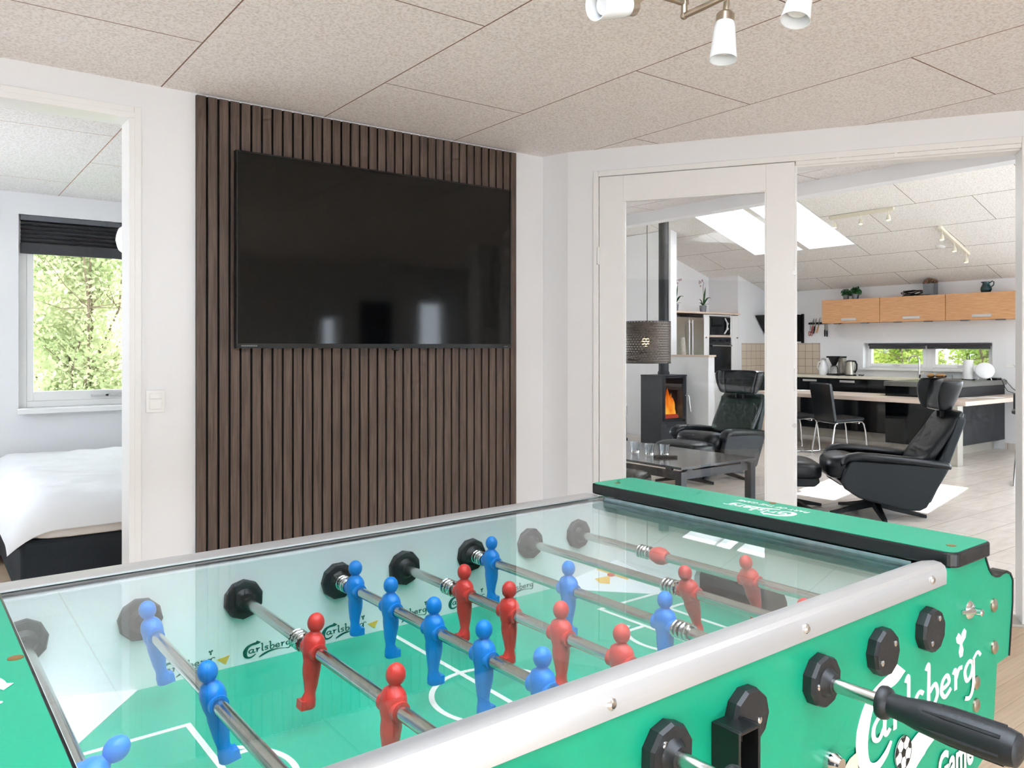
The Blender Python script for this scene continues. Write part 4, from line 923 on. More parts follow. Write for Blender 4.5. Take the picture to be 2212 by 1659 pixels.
for k, (p0, p1) in enumerate((((8.19, 7.475, .372), (8.46, 7.475, .372)), ((8.18, 7.70, .372), (8.50, 7.69, .372)), ((8.22, 7.655, .445), (8.46, 7.70, .445)))):
    tag(MB().cyl(p0, p1, .036, .032, 10).build('firewood_log', ember, None, smooth=True), ['glowing log lying at the front of the stove grate', 'glowing log at the rear of the stove grate', 'glowing log resting on top of the other two in the stove'][k], 'log', 'logs burning in the stove')
b = MB(); b.cyl((8.345, 7.61, .948), (8.345, 7.61, 3.18), .070, n=28); b.rev((8.345, 7.61, .948), (8.345, 7.61, 1.0), [(.082, 0), (.082, .6), (.072, 1)], 28); b.build('flue_pipe', M['pipe'], t, smooth=True, ang=40)
t = thing('fireplace_tools', 'slim steel fire tools standing beside the stove', 'fire tools', (7.72, 7.75, 0))
MB().cyl((0, 0, 0), (0, 0, .012), .09, n=28).build('stand_base', M['blackmetal'], t, smooth=True)
MB().cyl((0, 0, .01), (0, 0, .50), .006, n=10).build('stand_pole', M['blackmetal'], t)
for k, (xx, yy) in enumerate(((-.06, .0), (.0, -.03), (.055, .02))):
    b = MB(); b.cyl((xx, yy, .07), (xx, yy, .40), .005, n=8); o = b.build('tool_rod', M['blackmetal'], t)
    MB().cyl((xx, yy, .40), (xx, yy, .53), .011, n=12).build('tool_grip', M['chrome'], o, smooth=True)
    b = MB(); b.box((xx - .022, yy - .006, .04), (xx + .022, yy + .006, .09)); b.build('tool_head', M['blackmetal'], o)
b = MB(); b.tube([(-.06, 0, .39), (.0, -.03, .39), (.055, .02, .39)], .004); b.build('hanger_bar', M['blackmetal'], t)
# perforated drum pendant
pm, pnt, pb, PN, PL = new_mat('perforated_shade')
tc = PN.new('ShaderNodeTexCoord'); sp = PN.new('ShaderNodeSeparateXYZ'); PL.new(tc.outputs['Object'], sp.inputs[0])
at = PN.new('ShaderNodeMath'); at.operation = 'ARCTAN2'; PL.new(sp.outputs['Y'], at.inputs[0]); PL.new(sp.outputs['X'], at.inputs[1])
def mth(op, a, bb=None):
    n = PN.new('ShaderNodeMath'); n.operation = op
    for k, q in enumerate((a, bb)):
        if q is None: continue
        if isinstance(q, (int, float)): n.inputs[k].default_value = q
        else: PL.new(q, n.inputs[k])
    return n.outputs[0]
uu = mth('MULTIPLY', at.outputs[0], 44 / (2 * PI)); vv = mth('MULTIPLY', sp.outputs['Z'], 44)
row = mth('FLOOR', vv); sh = mth('MULTIPLY', mth('MODULO', mth('ABSOLUTE', row), 2), .5)
fu = mth('SUBTRACT', mth('FRACT', mth('ADD', uu, sh)), .5); fv = mth('SUBTRACT', mth('FRACT', vv), .5)
d1_ = mth('SQRT', mth('ADD', mth('MULTIPLY', fu, fu), mth('MULTIPLY', fv, fv)))
fv2 = mth('SUBTRACT', fv, .2); d2_ = mth('SQRT', mth('ADD', mth('MULTIPLY', fu, fu), mth('MULTIPLY', fv2, fv2)))
hole = mth('MULTIPLY', mth('LESS_THAN', d1_, .40), mth('GREATER_THAN', d2_, .40))
trp = PN.new('ShaderNodeBsdfTransparent'); mxs = PN.new('ShaderNodeMixShader'); PL.new(hole, mxs.inputs[0]); PL.new(pb.outputs[0], mxs.inputs[1]); PL.new(trp.outputs[0], mxs.inputs[2]); PL.new(mxs.outputs[0], PN['Material Output'].inputs[0])
pb.inputs['Base Color'].default_value = rgb('#5a5148'); pb.inputs['Metallic'].default_value = .5; pb.inputs['Roughness'].default_value = .45
gold = simple('gold_lining', '#b98a3c', .35, metal=.7)
t = thing('drum_pendant', 'perforated dark bronze drum pendant hanging in front of the stove flue', 'pendant lamp', (5.443, 5.167, 1.375))
b = MB(); n = 64
b.loft([[(.217 * math.cos(2 * PI * i / n), .217 * math.sin(2 * PI * i / n), z) for i in range(n)] for z in (-.192, .192)], caps=False); b.build('drum_shade', pm, t, smooth=True)
b = MB()
for z in (-.192, .190): b.rev((0, 0, z - .002), (0, 0, z + .004), [(.2155, 0), (.2185, 0), (.2185, 1), (.2155, 1), (.2155, 0)], 64, caps=False)
for k in range(3):
    a = 2 * PI * k / 3; b.tube([(0, 0, .13), (.216 * math.cos(a), .216 * math.sin(a), .188)], .003, 6)
b.build('shade_ring', M['blackmetal'], t, smooth=True)
MB().rev((0, 0, .05), (0, 0, .14), [(.018, 0), (.02, .6), (.01, 1)], 14).build('bulb_holder', M['blackmetal'], t, smooth=True)
b = MB(); b.ell((-.02, -.0, .005), (.034, .034, .045), 16, 10); b.build('bulb', emit_mat('warm_bulb', (1, .62, .25, 1), 9), t, smooth=True)
ztop = zc(5.443)
MB().cyl((0, 0, .135), (0, 0, ztop - 1.375 - .001), .0035, n=8).build('lamp_cord', M['cable'], t)
b = MB().rev((8.862, 7.83, 1.2205), (8.862, 7.83, 1.47), [(.042, 0), (.046, .05), (.04, .5), (.028, .95), (.022, 1)], 20)
b.v = [(x - 0, y - .12, z) for x, y, z in b.v]; tag(b.build('stone_vase', M['stonevase'], None, smooth=True), 'tapering grey stone vase on the half wall behind the pendant', 'vase')

# ------------------------------------------------------------------ dining table and chairs
t = thing('dining_table', 'long pale dining table joined to the kitchen peninsula on thick legs', 'dining table', (0, 0, 0))
MB().prism([(9.33, 4.05), (11.355, 4.05), (11.355, 4.43), (9.74, 4.43), (9.74, 5.30), (10.15, 5.30), (10.15, 6.85), (9.33, 6.85)], .672, .722).build('tabletop', M['tabletopk'], t, bevel=.004)
MB().box((9.265, 4.105, 0), (9.395, 4.235, .673)).build('leg', M['plinth'], t, bevel=.004)
MB().box((9.36, 6.58, 0), (9.56, 6.80, .673)).build('leg', M['shelfwood'], t, bevel=.004)
MB().box((9.95, 6.60, 0), (10.08, 6.73, .673)).build('leg', M['plinth'], t, bevel=.004)
b = MB(); b.v = []; b.box((9.97, 4.28, .7222), (10.20, 4.42, .7245)); tag(b.build('magazine', M['paper'], None), 'white magazine lying on the dining table near the peninsula', 'magazine')
b = MB(); b.box((10.25, 4.12, .7222), (10.55, 4.32, .7265)); tag(b.build('place_mat', M['paper'], None, bevel=.001), 'white leaflet lying on the table end by the wall', 'leaflet')
tag(MB().box((9.85, 6.40, .7222), (10.05, 6.55, .730)).build('notepad', M['paper'], None, bevel=.001), 'white notepad lying on the far end of the dining table', 'notepad')
def dining_chair(label, loc, rot, arms=False):
    t = thing('dining_chair', label, 'chair', loc, rot, 'black chrome-legged dining chairs')
    b = MB(); b.prism([(-.20, .405), (.20, .425), (.225, .445), (.21, .475), (-.18, .455)], -.20, .20, 'y'); b.build('seat', M['leather'], t, bevel=.015, seg=3, smooth=True, ang=50)
    b = MB(); b.prism([(-.205, .41), (-.165, .45), (-.235, .885), (-.255, .895), (-.285, .885)], -.205, .205, 'y'); b.build('backrest', M['leather'], t, bevel=.012, seg=3, smooth=True, ang=50)
    for z in (.60, .74):
        f = -.17 - .07 * (z - .45) / .435; b = MB(); b.tube([(f + .0015, -.2, z), (f + .0015, .2, z)], .003, 6); b.build('back_seam', M['cable'], t)
    for sg in (1, -1):
        b = MB(); y = sg * .185
        b.tube([(-.25, y * 1.05, .012), (-.245, y * 1.04, .03), (-.19, y, .36), (-.175, y, .40), (-.15, y, .414), (.12, y, .422), (.19, y, .415), (.215, y, .39), (.235, y * 1.02, .3), (.262, y * 1.05, .03), (.255, y * 1.05, .013), (.235, y * 1.05, .010), (-.23, y * 1.05, .010), (-.25, y * 1.05, .012)], .0105, 10)
        b.build('leg_frame', M['chrome'], t, smooth=True)
    b = MB(); b.tube([(.15, -.185, .40), (.15, .185, .40)], .008); b.tube([(-.15, -.185, .40), (-.15, .185, .40)], .008); b.build('cross_bar', M['chrome'], t, smooth=True)
    return t
dc = dining_chair('black dining chair with stitched back fully in view beside the dining table', (9.17, 5.47, 0), math.radians(-24))
dup(dc, (9.10, 6.07, 0), math.radians(-24), 'black dining chair half hidden behind the white door stile')
t = thing('bar_chair', 'dark bar chair with thin seat and chrome leg beside the door jamb', 'chair', (8.62, 3.10, 0), math.radians(200))
b = MB(); puffy(b, (-.20, -.20, .685), (.20, .20, .725), 6, .3); b.build('seat', M['leather'], t, smooth=True, ang=80)
b = MB(); b.prism([(-.20, .70), (-.16, .70), (-.19, .86), (-.22, .875), (-.245, .86)], -.19, .19, 'y'); b.build('backrest', M['leather'], t, bevel=.012, seg=3)
b = MB(); b.prism([(-.12, .69), (.05, .69), (-.02, .45), (-.06, .40), (-.1, .45)], -.03, .03, 'y'); b.build('seat_bracket', M['blackmetal'], t, bevel=.01)
for sg in (1, -1):
    b = MB(); b.tube([(-.10, sg * .12, .60), (-.13, sg * .16, .35), (-.16, sg * .18, .0105)], .0105); b.tube([(-.16, sg * .18, .0105), (.18, sg * .18, .0105), (.13, sg * .14, .60)], .0105); b.build('leg_frame', M['chrome'], t, smooth=True)
b = MB(); b.box((-.12, -.14, .60), (.15, .14, .69)); b.build('seat_base', M['blackmetal'], t, bevel=.01)

# ------------------------------------------------------------------ kitchen run along the back wall
def cabinet(label, y0, y1, handle):
    t = thing('base_cabinet', label, 'kitchen cabinet', (0, 0, 0), 0, 'black gloss base cabinets')
    MB().box((10.765, y0, .13), (11.36, y1, .875)).build('carcass', M['blackmatte'], t)
    d = MB().box((10.745, y0 + .002, .70), (10.764, y1 - .002, .872)).build('drawer', M['blackgloss'], t, bevel=.002)
    d2_ = MB().box((10.745, y0 + .002, .14), (10.764, y1 - .002, .696)).build('door', M['blackgloss'], t, bevel=.002)
    if handle:
        m = (y0 + y1) / 2; MB().box((10.735, m - .115, .818), (10.746, m + .115, .850)).build('handle', M['alu'], d, bevel=.003); MB().box((10.735, m - .115, .62), (10.746, m + .115, .65)).build('handle', M['alu'], d2_, bevel=.003)
    return t
for k, (a, c) in enumerate(((7.18, 7.78), (6.58, 7.18), (5.98, 6.58), (5.25, 5.98))):
    cabinet(['black gloss base cabinet under the extractor hood', 'black gloss base cabinet under the white thermos jug', 'black gloss base cabinet under the coffee maker and kettle', 'black gloss base cabinet in the corner beside the peninsula, without handle'][k], a, c, k < 3)
struct(MB().box((10.80, 5.25, -.001), (10.815, 7.78, .13)).build('trim_4', M['plinth']))
tag(MB().box((10.725, 5.22, .8755), (11.362, 8.046, .905)).build('worktop', M['worktop'], None, bevel=.003), 'cream worktop along the back wall over black cabinets', 'worktop')
t = thing('base_cabinet', 'black gloss base cabinet in the far corner by the white door', 'kitchen cabinet', (0, 0, 0), 0, 'black gloss base cabinets')
MB().box((10.765, 7.79, .0), (11.36, 8.045, .875)).build('carcass', M['blackmatte'], t); MB().box((10.745, 7.79, .14), (10.764, 8.04, .872)).build('door', M['blackgloss'], t, bevel=.002)
t = thing('kitchen_peninsula', 'black peninsula cabinet on grey plinth at the end of the table', 'kitchen peninsula', (0, 0, 0))
MB().box((9.82, 4.455, .13), (11.35, 5.215, .845)).build('carcass', M['blackmatte'], t)
MB().box((9.81, 4.445, .13), (11.35, 4.4549, .845)).build('side_panel', M['blackmatte'], t); MB().box((9.80, 4.445, .13), (9.8099, 5.215, .845)).build('front_panel', M['blackgloss'], t)
MB().box((9.9, 4.56, 0), (11.30, 5.2, .13)).build('plinth', M['plinth'], t)
tag(MB().box((9.755, 4.42, .8455), (11.362, 5.214, .905)).build('worktop', M['concrete'], None, bevel=.004), 'dark grey stone worktop on the peninsula', 'worktop')
struct(MB().box((X1 - .015, 1.0, 0), (X1, 4.44, .085)).build('baseboard_back', M['tile']))
# wall tiles
struct(MB().box((X1 - .008, 7.10, .905), (X1, 8.05, 1.397)).build('trim_5', M['walltile'])); struct(MB().box((10.66, 8.042, .905), (X1 - .009, 8.05, 1.397)).build('trim_6', M['walltile2']))
# wall cabinets
for k, (a, c) in enumerate(((5.953, 6.862), (5.046, 5.953), (4.135, 5.046))):
    t = thing('wall_cabinet', ['light oak wall cabinet with two small pot plants on top', 'light oak wall cabinet with a grey planter and coiled cable on top', 'light oak wall cabinet with a green jug on top'][k], 'kitchen cabinet', (0, 0, 0), 0, 'light oak wall cabinets')
    MB().box((11.052, a, 1.69), (11.362, c, 2.04)).build('carcass', M['oak'], t)
    d = MB().box((11.03, a + .004, 1.69), (11.051, c - .004, 2.04)).build('flap_door', M['oak'], t, bevel=.002)
    hm = {0: 6.42, 1: 5.50, 2: 4.59}[k]; MB().box((11.020, hm - .118, 1.722), (11.031, hm + .118, 1.76)).build('handle', M['alu'], d, bevel=.004)
    for q in (.28, .75): b = MB(); yy = a + (c - a) * q; b.box((11.06, yy - .05, 1.676), (11.12, yy + .05, 1.6899)); b.build('under_light', M['zinc'], t)
def potted(label, loc, s=1.0, seed=1):
    t = thing('potted_plant', label, 'plant', loc, 0, 'pot plants on the wall cabinets')
    MB().rev((0, 0, .0005), (0, 0, .075 * s), [(.038 * s, 0), (.05 * s, 1), (.044 * s, .98), (.04 * s, .8)], 18).build('pot', M['zinc'], t, smooth=True, ang=40)
    r = random.Random(seed); b = MB()
    for i in range(90):
        a = r.random() * 2 * PI; e = r.random() * 1.3; rr = .085 * s * (.4 + .6 * r.random()); c = Vector((rr * math.cos(a) * math.cos(e * .8), rr * math.sin(a) * math.cos(e * .8), .075 * s + .10 * s * math.sin(e) * r.random() ** .5))
        d = Vector((r.uniform(-1, 1), r.uniform(-1, 1), r.uniform(-.3, 1))).normalized(); q = d.cross(Vector((r.random(), r.random(), r.random()))).normalized(); L_ = .026 * s
        b.add([c - d * L_, c + q * L_ * .5, c + d * L_, c - q * L_ * .5], [(0, 1, 2, 3)])
    b.build('foliage', M['leafdark'], t)
    b = MB()
    for i in range(9):
        a = i * .7; b.tube([(0, 0, .05 * s), (.03 * s * math.cos(a), .03 * s * math.sin(a), .10 * s), (.06 * s * math.cos(a), .06 * s * math.sin(a), .14 * s)], .002, 5)
    b.build('stems', M['leafdark'], t)
potted('small leafy pot plant on the oak cabinet, nearer the knife rack', (11.2, 6.565, 2.0405), .95, 1); potted('small leafy pot plant on the oak cabinet, nearer the coiled cable', (11.17, 6.40, 2.0405), 1.05, 2)
b = MB(); P = []
r = random.Random(3)
for i in range(150):
    a = i * .27; P.append((11.2 + (.05 + .02 * math.sin(i * .37)) * math.sin(a), 5.575 + (.125 + .03 * math.sin(i * .21)) * math.cos(a), 2.052 + .048 * (1 + math.sin(a * .5 + i * .05)) * .75 + .004 * math.sin(i)))
b.tube(P, .0045, 6); tag(b.build('coiled_cable', M['cable'], None, smooth=True), 'tangle of black cable on top of the middle wall cabinet', 'cable')
t = thing('planter', 'square grey planter with brown dried flowers on the middle wall cabinet', 'planter', (11.19, 5.315, 2.0405))
MB().loft([[(-.06, -.07, 0), (.06, -.07, 0), (.06, .07, 0), (-.06, .07, 0)], [(-.065, -.075, .165), (.065, -.075, .165), (.065, .075, .165), (-.065, .075, .165)]]).build('pot', M['zinc'], t, bevel=.003)
b = MB(); r = random.Random(8)
for i in range(60):
    a = r.random() * 2 * PI; e = r.random() * PI / 2; rr = .085; b.ell((rr * math.cos(a) * math.cos(e) * .9, rr * math.sin(a) * math.cos(e), .175 + .055 * math.sin(e)), (.016, .016, .013), 6, 4)
b.build('dried_flowers', M['dryflower'], t)
t = thing('jug', 'dark green glazed jug on top of the oak wall cabinet', 'jug', (11.19, 4.605, 2.0405))
MB().rev((0, 0, 0), (0, 0, .145), [(.001, 0), (.05, 0), (.066, .25), (.064, .45), (.045, .72), (.04, .82), (.047, 1), (.042, 1), (.035, .82), (.001, .6)], 24, caps=False).build('jug_body', M['jug'], t, smooth=True, ang=50)
b = MB(); b.tube([(0, -.042, .125), (0, -.075, .15), (0, -.095, .135), (0, -.092, .10), (0, -.06, .07)], .008, 8); b.build('handle', M['jug'], t, smooth=True)
b = MB(); b.loft([[(-.016, .036, .125), (.016, .036, .125), (.016, .04, .142), (-.016, .04, .142)], [(-.006, .058, .136), (.006, .058, .136), (.006, .06, .147), (-.006, .06, .147)]]); b.build('spout', M['jug'], t)
# kitchen window
w = struct(bpy.data.objects.new('window_2', None)); col.objects.link(w)
f = MB(); xf = X1 + .10
for a, c, lo, hi in ((4.60, 4.63, 1.02, 1.39), (6.36, 6.39, 1.02, 1.39), (5.42, 5.50, 1.02, 1.39), (4.63, 5.42, 1.02, 1.04), (4.63, 5.42, 1.36, 1.39), (5.50, 6.36, 1.02, 1.04), (5.50, 6.36, 1.36, 1.39)): f.box((xf, a, lo), (xf + .08, c, hi))
f.build('window_frame', M['trimw'], w, bevel=.003)
for a, c in ((4.63, 5.42), (5.50, 6.36)):
    f = MB(); e = .05
    for p in (((a, 1.04), (a + e, 1.36)), ((c - e, 1.04), (c, 1.36)), ((a + e, 1.04), (c - e, 1.04 + e)), ((a + e, 1.36 - e), (c - e, 1.36))): f.box((xf - .012, p[0][0], p[0][1]), (xf + .06, p[1][0], p[1][1]))
    f.build('window_sash', M['trimw'], w, bevel=.003); MB().box((xf + .02, a + e, 1.09), (xf + .028, c - e, 1.31)).build('pane', M['glass'], w)
    b = MB(); b.box((xf - .03, (a + c) / 2 - .05, 1.058), (xf - .012, (a + c) / 2 + .05, 1.07)); b.build('window_handle', M['alu'], w, bevel=.002)
MB().box((X1 - .07, 4.58, .995), (X1 + .12, 6.41, 1.0195)).build('window_sill', M['trimw'], w, bevel=.003)
for k, (a, c) in enumerate(((5.47, 6.30), (4.62, 5.45))):
    t = thing('roller_blind', ['rolled-up charcoal blind over the kitchen window behind the tap', 'rolled-up charcoal blind over the kitchen window behind the paper towels'][k], 'window blind', (0, 0, 0), 0, 'rolled-up kitchen blinds')
    MB().box((X1 - .02, a, 1.348), (X1 + .03, c, 1.386)).build('blind_cassette', M['pleat'], t, bevel=.01, seg=3)
    MB().box((X1 - .012, a + .01, 1.306), (X1 + .018, c - .01, 1.347)).build('blind_fabric', M['pleat'], t, bevel=.006); MB().box((X1 - .014, a + .008, 1.303), (X1 + .02, c - .008, 1.3055)).build('bottom_bar', M['alu'], t)
# tap
t = thing('kitchen_tap', 'chrome kitchen tap arching at the sink in front of the window', 'tap', (11.12, 5.435, .905))
MB().rev((0, 0, .0005), (0, 0, .07), [(.028, 0), (.028, .1), (.022, .2), (.022, 1)], 18).build('tap_body', M['chrome'], t, smooth=True, ang=40)
b = MB(); b.tube([(0, 0, .06), (0, .0, .24), (-.004, .012, .285), (-.01, .045, .308), (-.018, .085, .305), (-.024, .115, .285), (-.027, .13, .245), (-.027, .132, .23)], .0105, 12); b.build('spout', M['chrome'], t, smooth=True)
b = MB(); b.tube([(0, -.02, .05), (-.01, -.06, .075)], [.010, .006], 8); b.build('lever', M['chrome'], t, smooth=True)
# things on the worktops
t = thing('thermos_jug', 'white thermos jug standing beside the coffee maker', 'thermos jug', (11.1, 6.87, .9055))
MB().rev((0, 0, 0), (0, 0, .23), [(.065, 0), (.07, .05), (.068, .5), (.05, .8), (.036, .9), (.036, 1)], 24).build('jug_body', M['opal'], t, smooth=True, ang=50)
MB().rev((0, 0, .231), (0, 0, .26), [(.034, 0), (.036, .4), (.02, 1)], 18).build('lid', M['alu'], t, smooth=True)
b = MB(); b.tube([(0, .04, .21), (-.01, .085, .19), (-.012, .10, .12), (0, .066, .06)], .009, 8); b.build('handle', M['opal'], t, smooth=True)
t = thing('coffee_maker', 'black filter coffee maker between the thermos jug and the kettle', 'coffee maker', (11.1, 6.66, .9055))
MB().box((-.09, -.11, 0), (.09, .11, .03)).build('base', M['blacksatin'], t, bevel=.008); MB().box((-.01, -.11, .03), (.09, -.03, .285)).build('water_tank', M['steel'], t, bevel=.008)
b = MB(); b.rev((-.01, .035, .15), (-.01, .035, .27), [(.03, 0), (.035, .1), (.078, .9), (.08, 1)], 24); b.box((-.09, -.11, .265), (.09, .112, .29)); b.build('filter_head', M['blacksatin'], t, smooth=True, ang=30)
b = MB(); b.rev((-.01, .035, .0305), (-.01, .035, .135), [(.05, 0), (.062, .2), (.06, .6), (.045, 1)], 22, caps=False); b.build('coffee_pot', M['tumbler'], t, smooth=True)
b = MB(); b.rev((-.01, .035, .136), (-.01, .035, .149), [(.046, 0), (.046, .8), (.02, 1)], 18); b.tube([(-.01, -.01, .13), (-.03, -.035, .12), (-.03, -.035, .06), (-.01, -.025, .05)], .008, 8); b.build('pot_lid', M['blacksatin'], t, smooth=True, ang=40)
t = thing('kettle', 'brushed steel kettle with black handle beside the coffee maker', 'kettle', (11.1, 6.435, .9055))
MB().cyl((0, 0, 0), (0, 0, .018), .08, n=28).build('kettle_stand', M['black'], t, smooth=True)
MB().rev((0, .01, .0185), (0, .01, .21), [(.076, 0), (.076, .05), (.062, .9), (.058, 1)], 28).build('kettle_body', M['steel'], t, smooth=True, ang=50)
b = MB(); b.rev((0, .01, .211), (0, .01, .232), [(.056, 0), (.05, .6), (.02, 1)], 24); b.build('lid', M['black'], t, smooth=True)
b = MB(); b.tube([(-.01, -.04, .22), (-.02, -.085, .215), (-.025, -.11, .17), (-.02, -.105, .10), (0, -.07, .05)], [.011, .013, .014, .013, .010], 10); b.build('handle', M['black'], t, smooth=True)
b = MB(); b.loft([[(-.015, .06, .17), (.015, .06, .17), (.015, .06, .21), (-.015, .06, .21)], [(-.006, .095, .205), (.006, .095, .205), (.006, .092, .214), (-.006, .092, .214)]]); b.build('spout', M['steel'], t)
b = MB(); P = [(11.1 + .03 * math.sin(i * .9), 6.31 - i * .004, .913 + .006 * (1 + math.sin(i * 1.3))) for i in range(22)]; b.tube(P, .006, 6); tag(b.build('plug_cable', M['cable'], None, smooth=True), 'short black plug cable lying beside the kettle', 'cable')
t = thing('sink_tray', 'clear shallow tray of bread rolls beside the tap', 'tray', (11.02, 5.15, .9055))
b = MB(); b.box((-.14, -.14, 0), (.14, .17, .006))
for p in (((-.14, -.14), (.14, -.134)), ((-.14, .164), (.14, .17)), ((-.14, -.134), (-.134, .164)), ((.134, -.134), (.14, .164))): b.box((p[0][0], p[0][1], .006), (p[1][0], p[1][1], .05))
b.build('tray_body', M['tumbler'], t)
for k, (xx, yy, q, lab) in enumerate(((0, .08, .5, 'bread roll in the tray, nearest the tap'), (.02, -.02, .5, 'bread roll in the middle of the tray'), (-.03, -.085, .55, 'bread roll in the tray, nearest the paper towels'))):
    b = MB(); b.ell((xx, yy, .038), (.045, .05, .03), 14, 8); tag(b.build('bread_roll', M['tan'], None, smooth=True, loc=(11.02, 5.15, .9055)), lab, 'bread roll', 'bread rolls in the tray')
t = thing('paper_towel_holder', 'white paper towel roll on a black stand in front of the window', 'paper towel holder', (10.9, 4.70, .9055))
MB().cyl((0, 0, 0), (0, 0, .012), .075, n=28).build('stand_base', M['black'], t, smooth=True)
MB().rev((0, 0, .0125), (0, 0, .262), [(.02, 0), (.058, 0), (.058, 1), (.02, 1)], 28, caps=False).build('paper_roll', M['paper'], t, smooth=True, ang=40)
b = MB(); b.tube([(0, -.016, .012), (0, -.016, .32), (0, -.010, .335), (0, 0, .341), (0, .010, .335), (0, .016, .32), (0, .016, .012)], .005, 8); b.build('wire_loop', M['black'], t, smooth=True)
t = thing('round_speaker', 'round white disc speaker on short legs at the end of the peninsula', 'speaker', (10.9, 4.50, .9055), math.radians(200))
c_ = Vector((0, 0, .125)); d_ = Vector((.93, .1, .35)).normalized()
MB().rev(c_ - d_ * .022, c_ + d_ * .022, [(.085, 0), (.108, .25), (.110, .7), (.098, 1), (.001, 1.02)], 40).build('disc', M['opal'], t, smooth=True, ang=60)
for sg in (1, -1): b = MB(); b.tube([(-.01, sg * .055, .06), (.02, sg * .075, .008)], [.008, .006], 8); b.build('leg', M['opal'], t, smooth=True)
b = MB(); b.tube([(-.03, 0, .08), (-.10, 0, .009)], [.010, .008], 8); b.build('leg', M['opal'], t, smooth=True)
tag(MB().box((11.10, 4.44, .9055), (11.25, 4.56, .935)).build('router_box', M['black'], None, bevel=.006), 'small flat black box beside the white disc speaker', 'box')
b = MB(); b.tube([(11.2, 4.445, .92), (11.24, 4.40, .915), (11.27, 4.37, .86), (11.29, 4.33, .80), (11.30, 4.28, .76), (11.30, 4.20, .728), (11.30, 4.10, .728)], .004, 6); tag(b.build('power_cable', M['cable'], None, smooth=True), 'black cable looping from the worktop down to the table, the upper one', 'cable', 'cables at the peninsula end')
b = MB(); b.tube([(11.15, 4.435, .914), (11.17, 4.405, .905), (11.21, 4.39, .82), (11.25, 4.37, .765), (11.27, 4.28, .732), (11.28, 4.12, .728)], .004, 6); tag(b.build('power_cable', M['cable'], None, smooth=True), 'black cable hanging closer to the grey worktop edge, the lower one', 'cable', 'cables at the peninsula end')
t = thing('wall_socket', 'white double wall socket beside the kitchen window', 'socket', (0, 0, 0))
MB().box((X1 - .010, 4.24, 1.062), (X1 - .0005, 4.43, 1.122)).build('socket_plate', M['trimw'], t, bevel=.002)
for yy in (4.27, 4.33):
    b = MB()
    for q in (-.010, .010): b.cyl((X1 - .0115, yy + q, 1.096), (X1 - .0095, yy + q, 1.096), .004, n=8)
    b.cyl((X1 - .0115, yy, 1.080), (X1 - .0095, yy, 1.080), .004, n=8); b.build('socket_holes', M['black'], t)
# magnetic rack and what hangs on it
t = thing('knife_rack', 'black magnetic strip on the wall beside the oak cabinets', 'knife rack', (0, 0, 0))
MB().box((X1 - .02, 6.90, 1.69), (X1 - .0002, 7.29, 1.72)).build('strip', M['black'], t, bevel=.003)
def knife(y, z0, z1, zt, hmat, label, tilt=0):
    b = MB(); c_ = math.cos(tilt); t = thing('kitchen_knife', label, 'knife', (X1 - .0201, y, 0), 0, 'knives on the magnetic rack')
    def q(pts): return [(a + tilt * (z - 1.70), z) for a, z in pts]
    MB().prism(q([(-.010, z1), (.010, z1), (.012, zt - .03), (-.004, zt)]), -.003, .0, 'x').build('blade', M['steel'], t)
    MB().prism(q([(-.010, z1), (-.013, (z0 + z1) / 2), (-.010, z0), (.008, z0 - .004), (.012, (z0 + z1) / 2), (.010, z1)]), -.011, 0, 'x').build('handle', hmat, t, bevel=.003)
knife(7.205, 1.55, 1.66, 1.79, M['redhandle'], 'red-handled knife on the rack, next to the scissors', -.15); knife(7.165, 1.545, 1.66, 1.79, M['black'], 'black-handled knife with upward blade, third on the rack', -.2); knife(7.105, 1.555, 1.655, 1.80, M['tan'], 'light-handled long knife on the rack, nearest the oak cabinet', -.25)
knife(7.00, 1.50, 1.60, 1.715, M['black'], 'black-handled utensil below the oak cabinet, nearer the light-handled knife'); knife(6.965, 1.495, 1.59, 1.715, M['black'], 'black-handled utensil below the oak cabinet, furthest from the scissors')
t = thing('scissors', 'red-handled kitchen scissors hanging from the magnetic rack', 'scissors', (X1 - .0235, 7.25, 0))
for sg in (1, -1):
    b = MB(); b.prism([(sg * .004, 1.60), (sg * .012, 1.60), (sg * .001, 1.75)], -.003 * (sg > 0), .003 * (sg < 0), 'x'); o = b.build('blade', M['steel'], t)
    b = MB(); b.tube([(0, sg * .017 + .017 * math.cos(a), 1.545 + .035 * math.sin(a)) for a in [k * PI / 6 for k in range(13)]], .005, 6); b.build('finger_loop', M['redhandle'], t, smooth=True)
# extractor hood
t = thing('extractor_hood', 'slanted black glass extractor hood above the tiled corner', 'extractor hood', (0, 0, 0))
MB().prism([(10.98, 1.845), (11.355, 1.42), (11.355, 1.46), (11.03, 1.86)], 7.38, 8.03, 'y').build('glass_front', M['blackgloss'], t, bevel=.003)
MB().prism([(11.06, 1.85), (11.355, 1.47), (11.355, 1.85)], 7.42, 8.0, 'y').build('hood_body', M['black'], t)
MB().box((X1 - .05, 7.37, 1.397), (X1 - .010, 7.40, 1.86)).build('side_strip', M['black'], t)
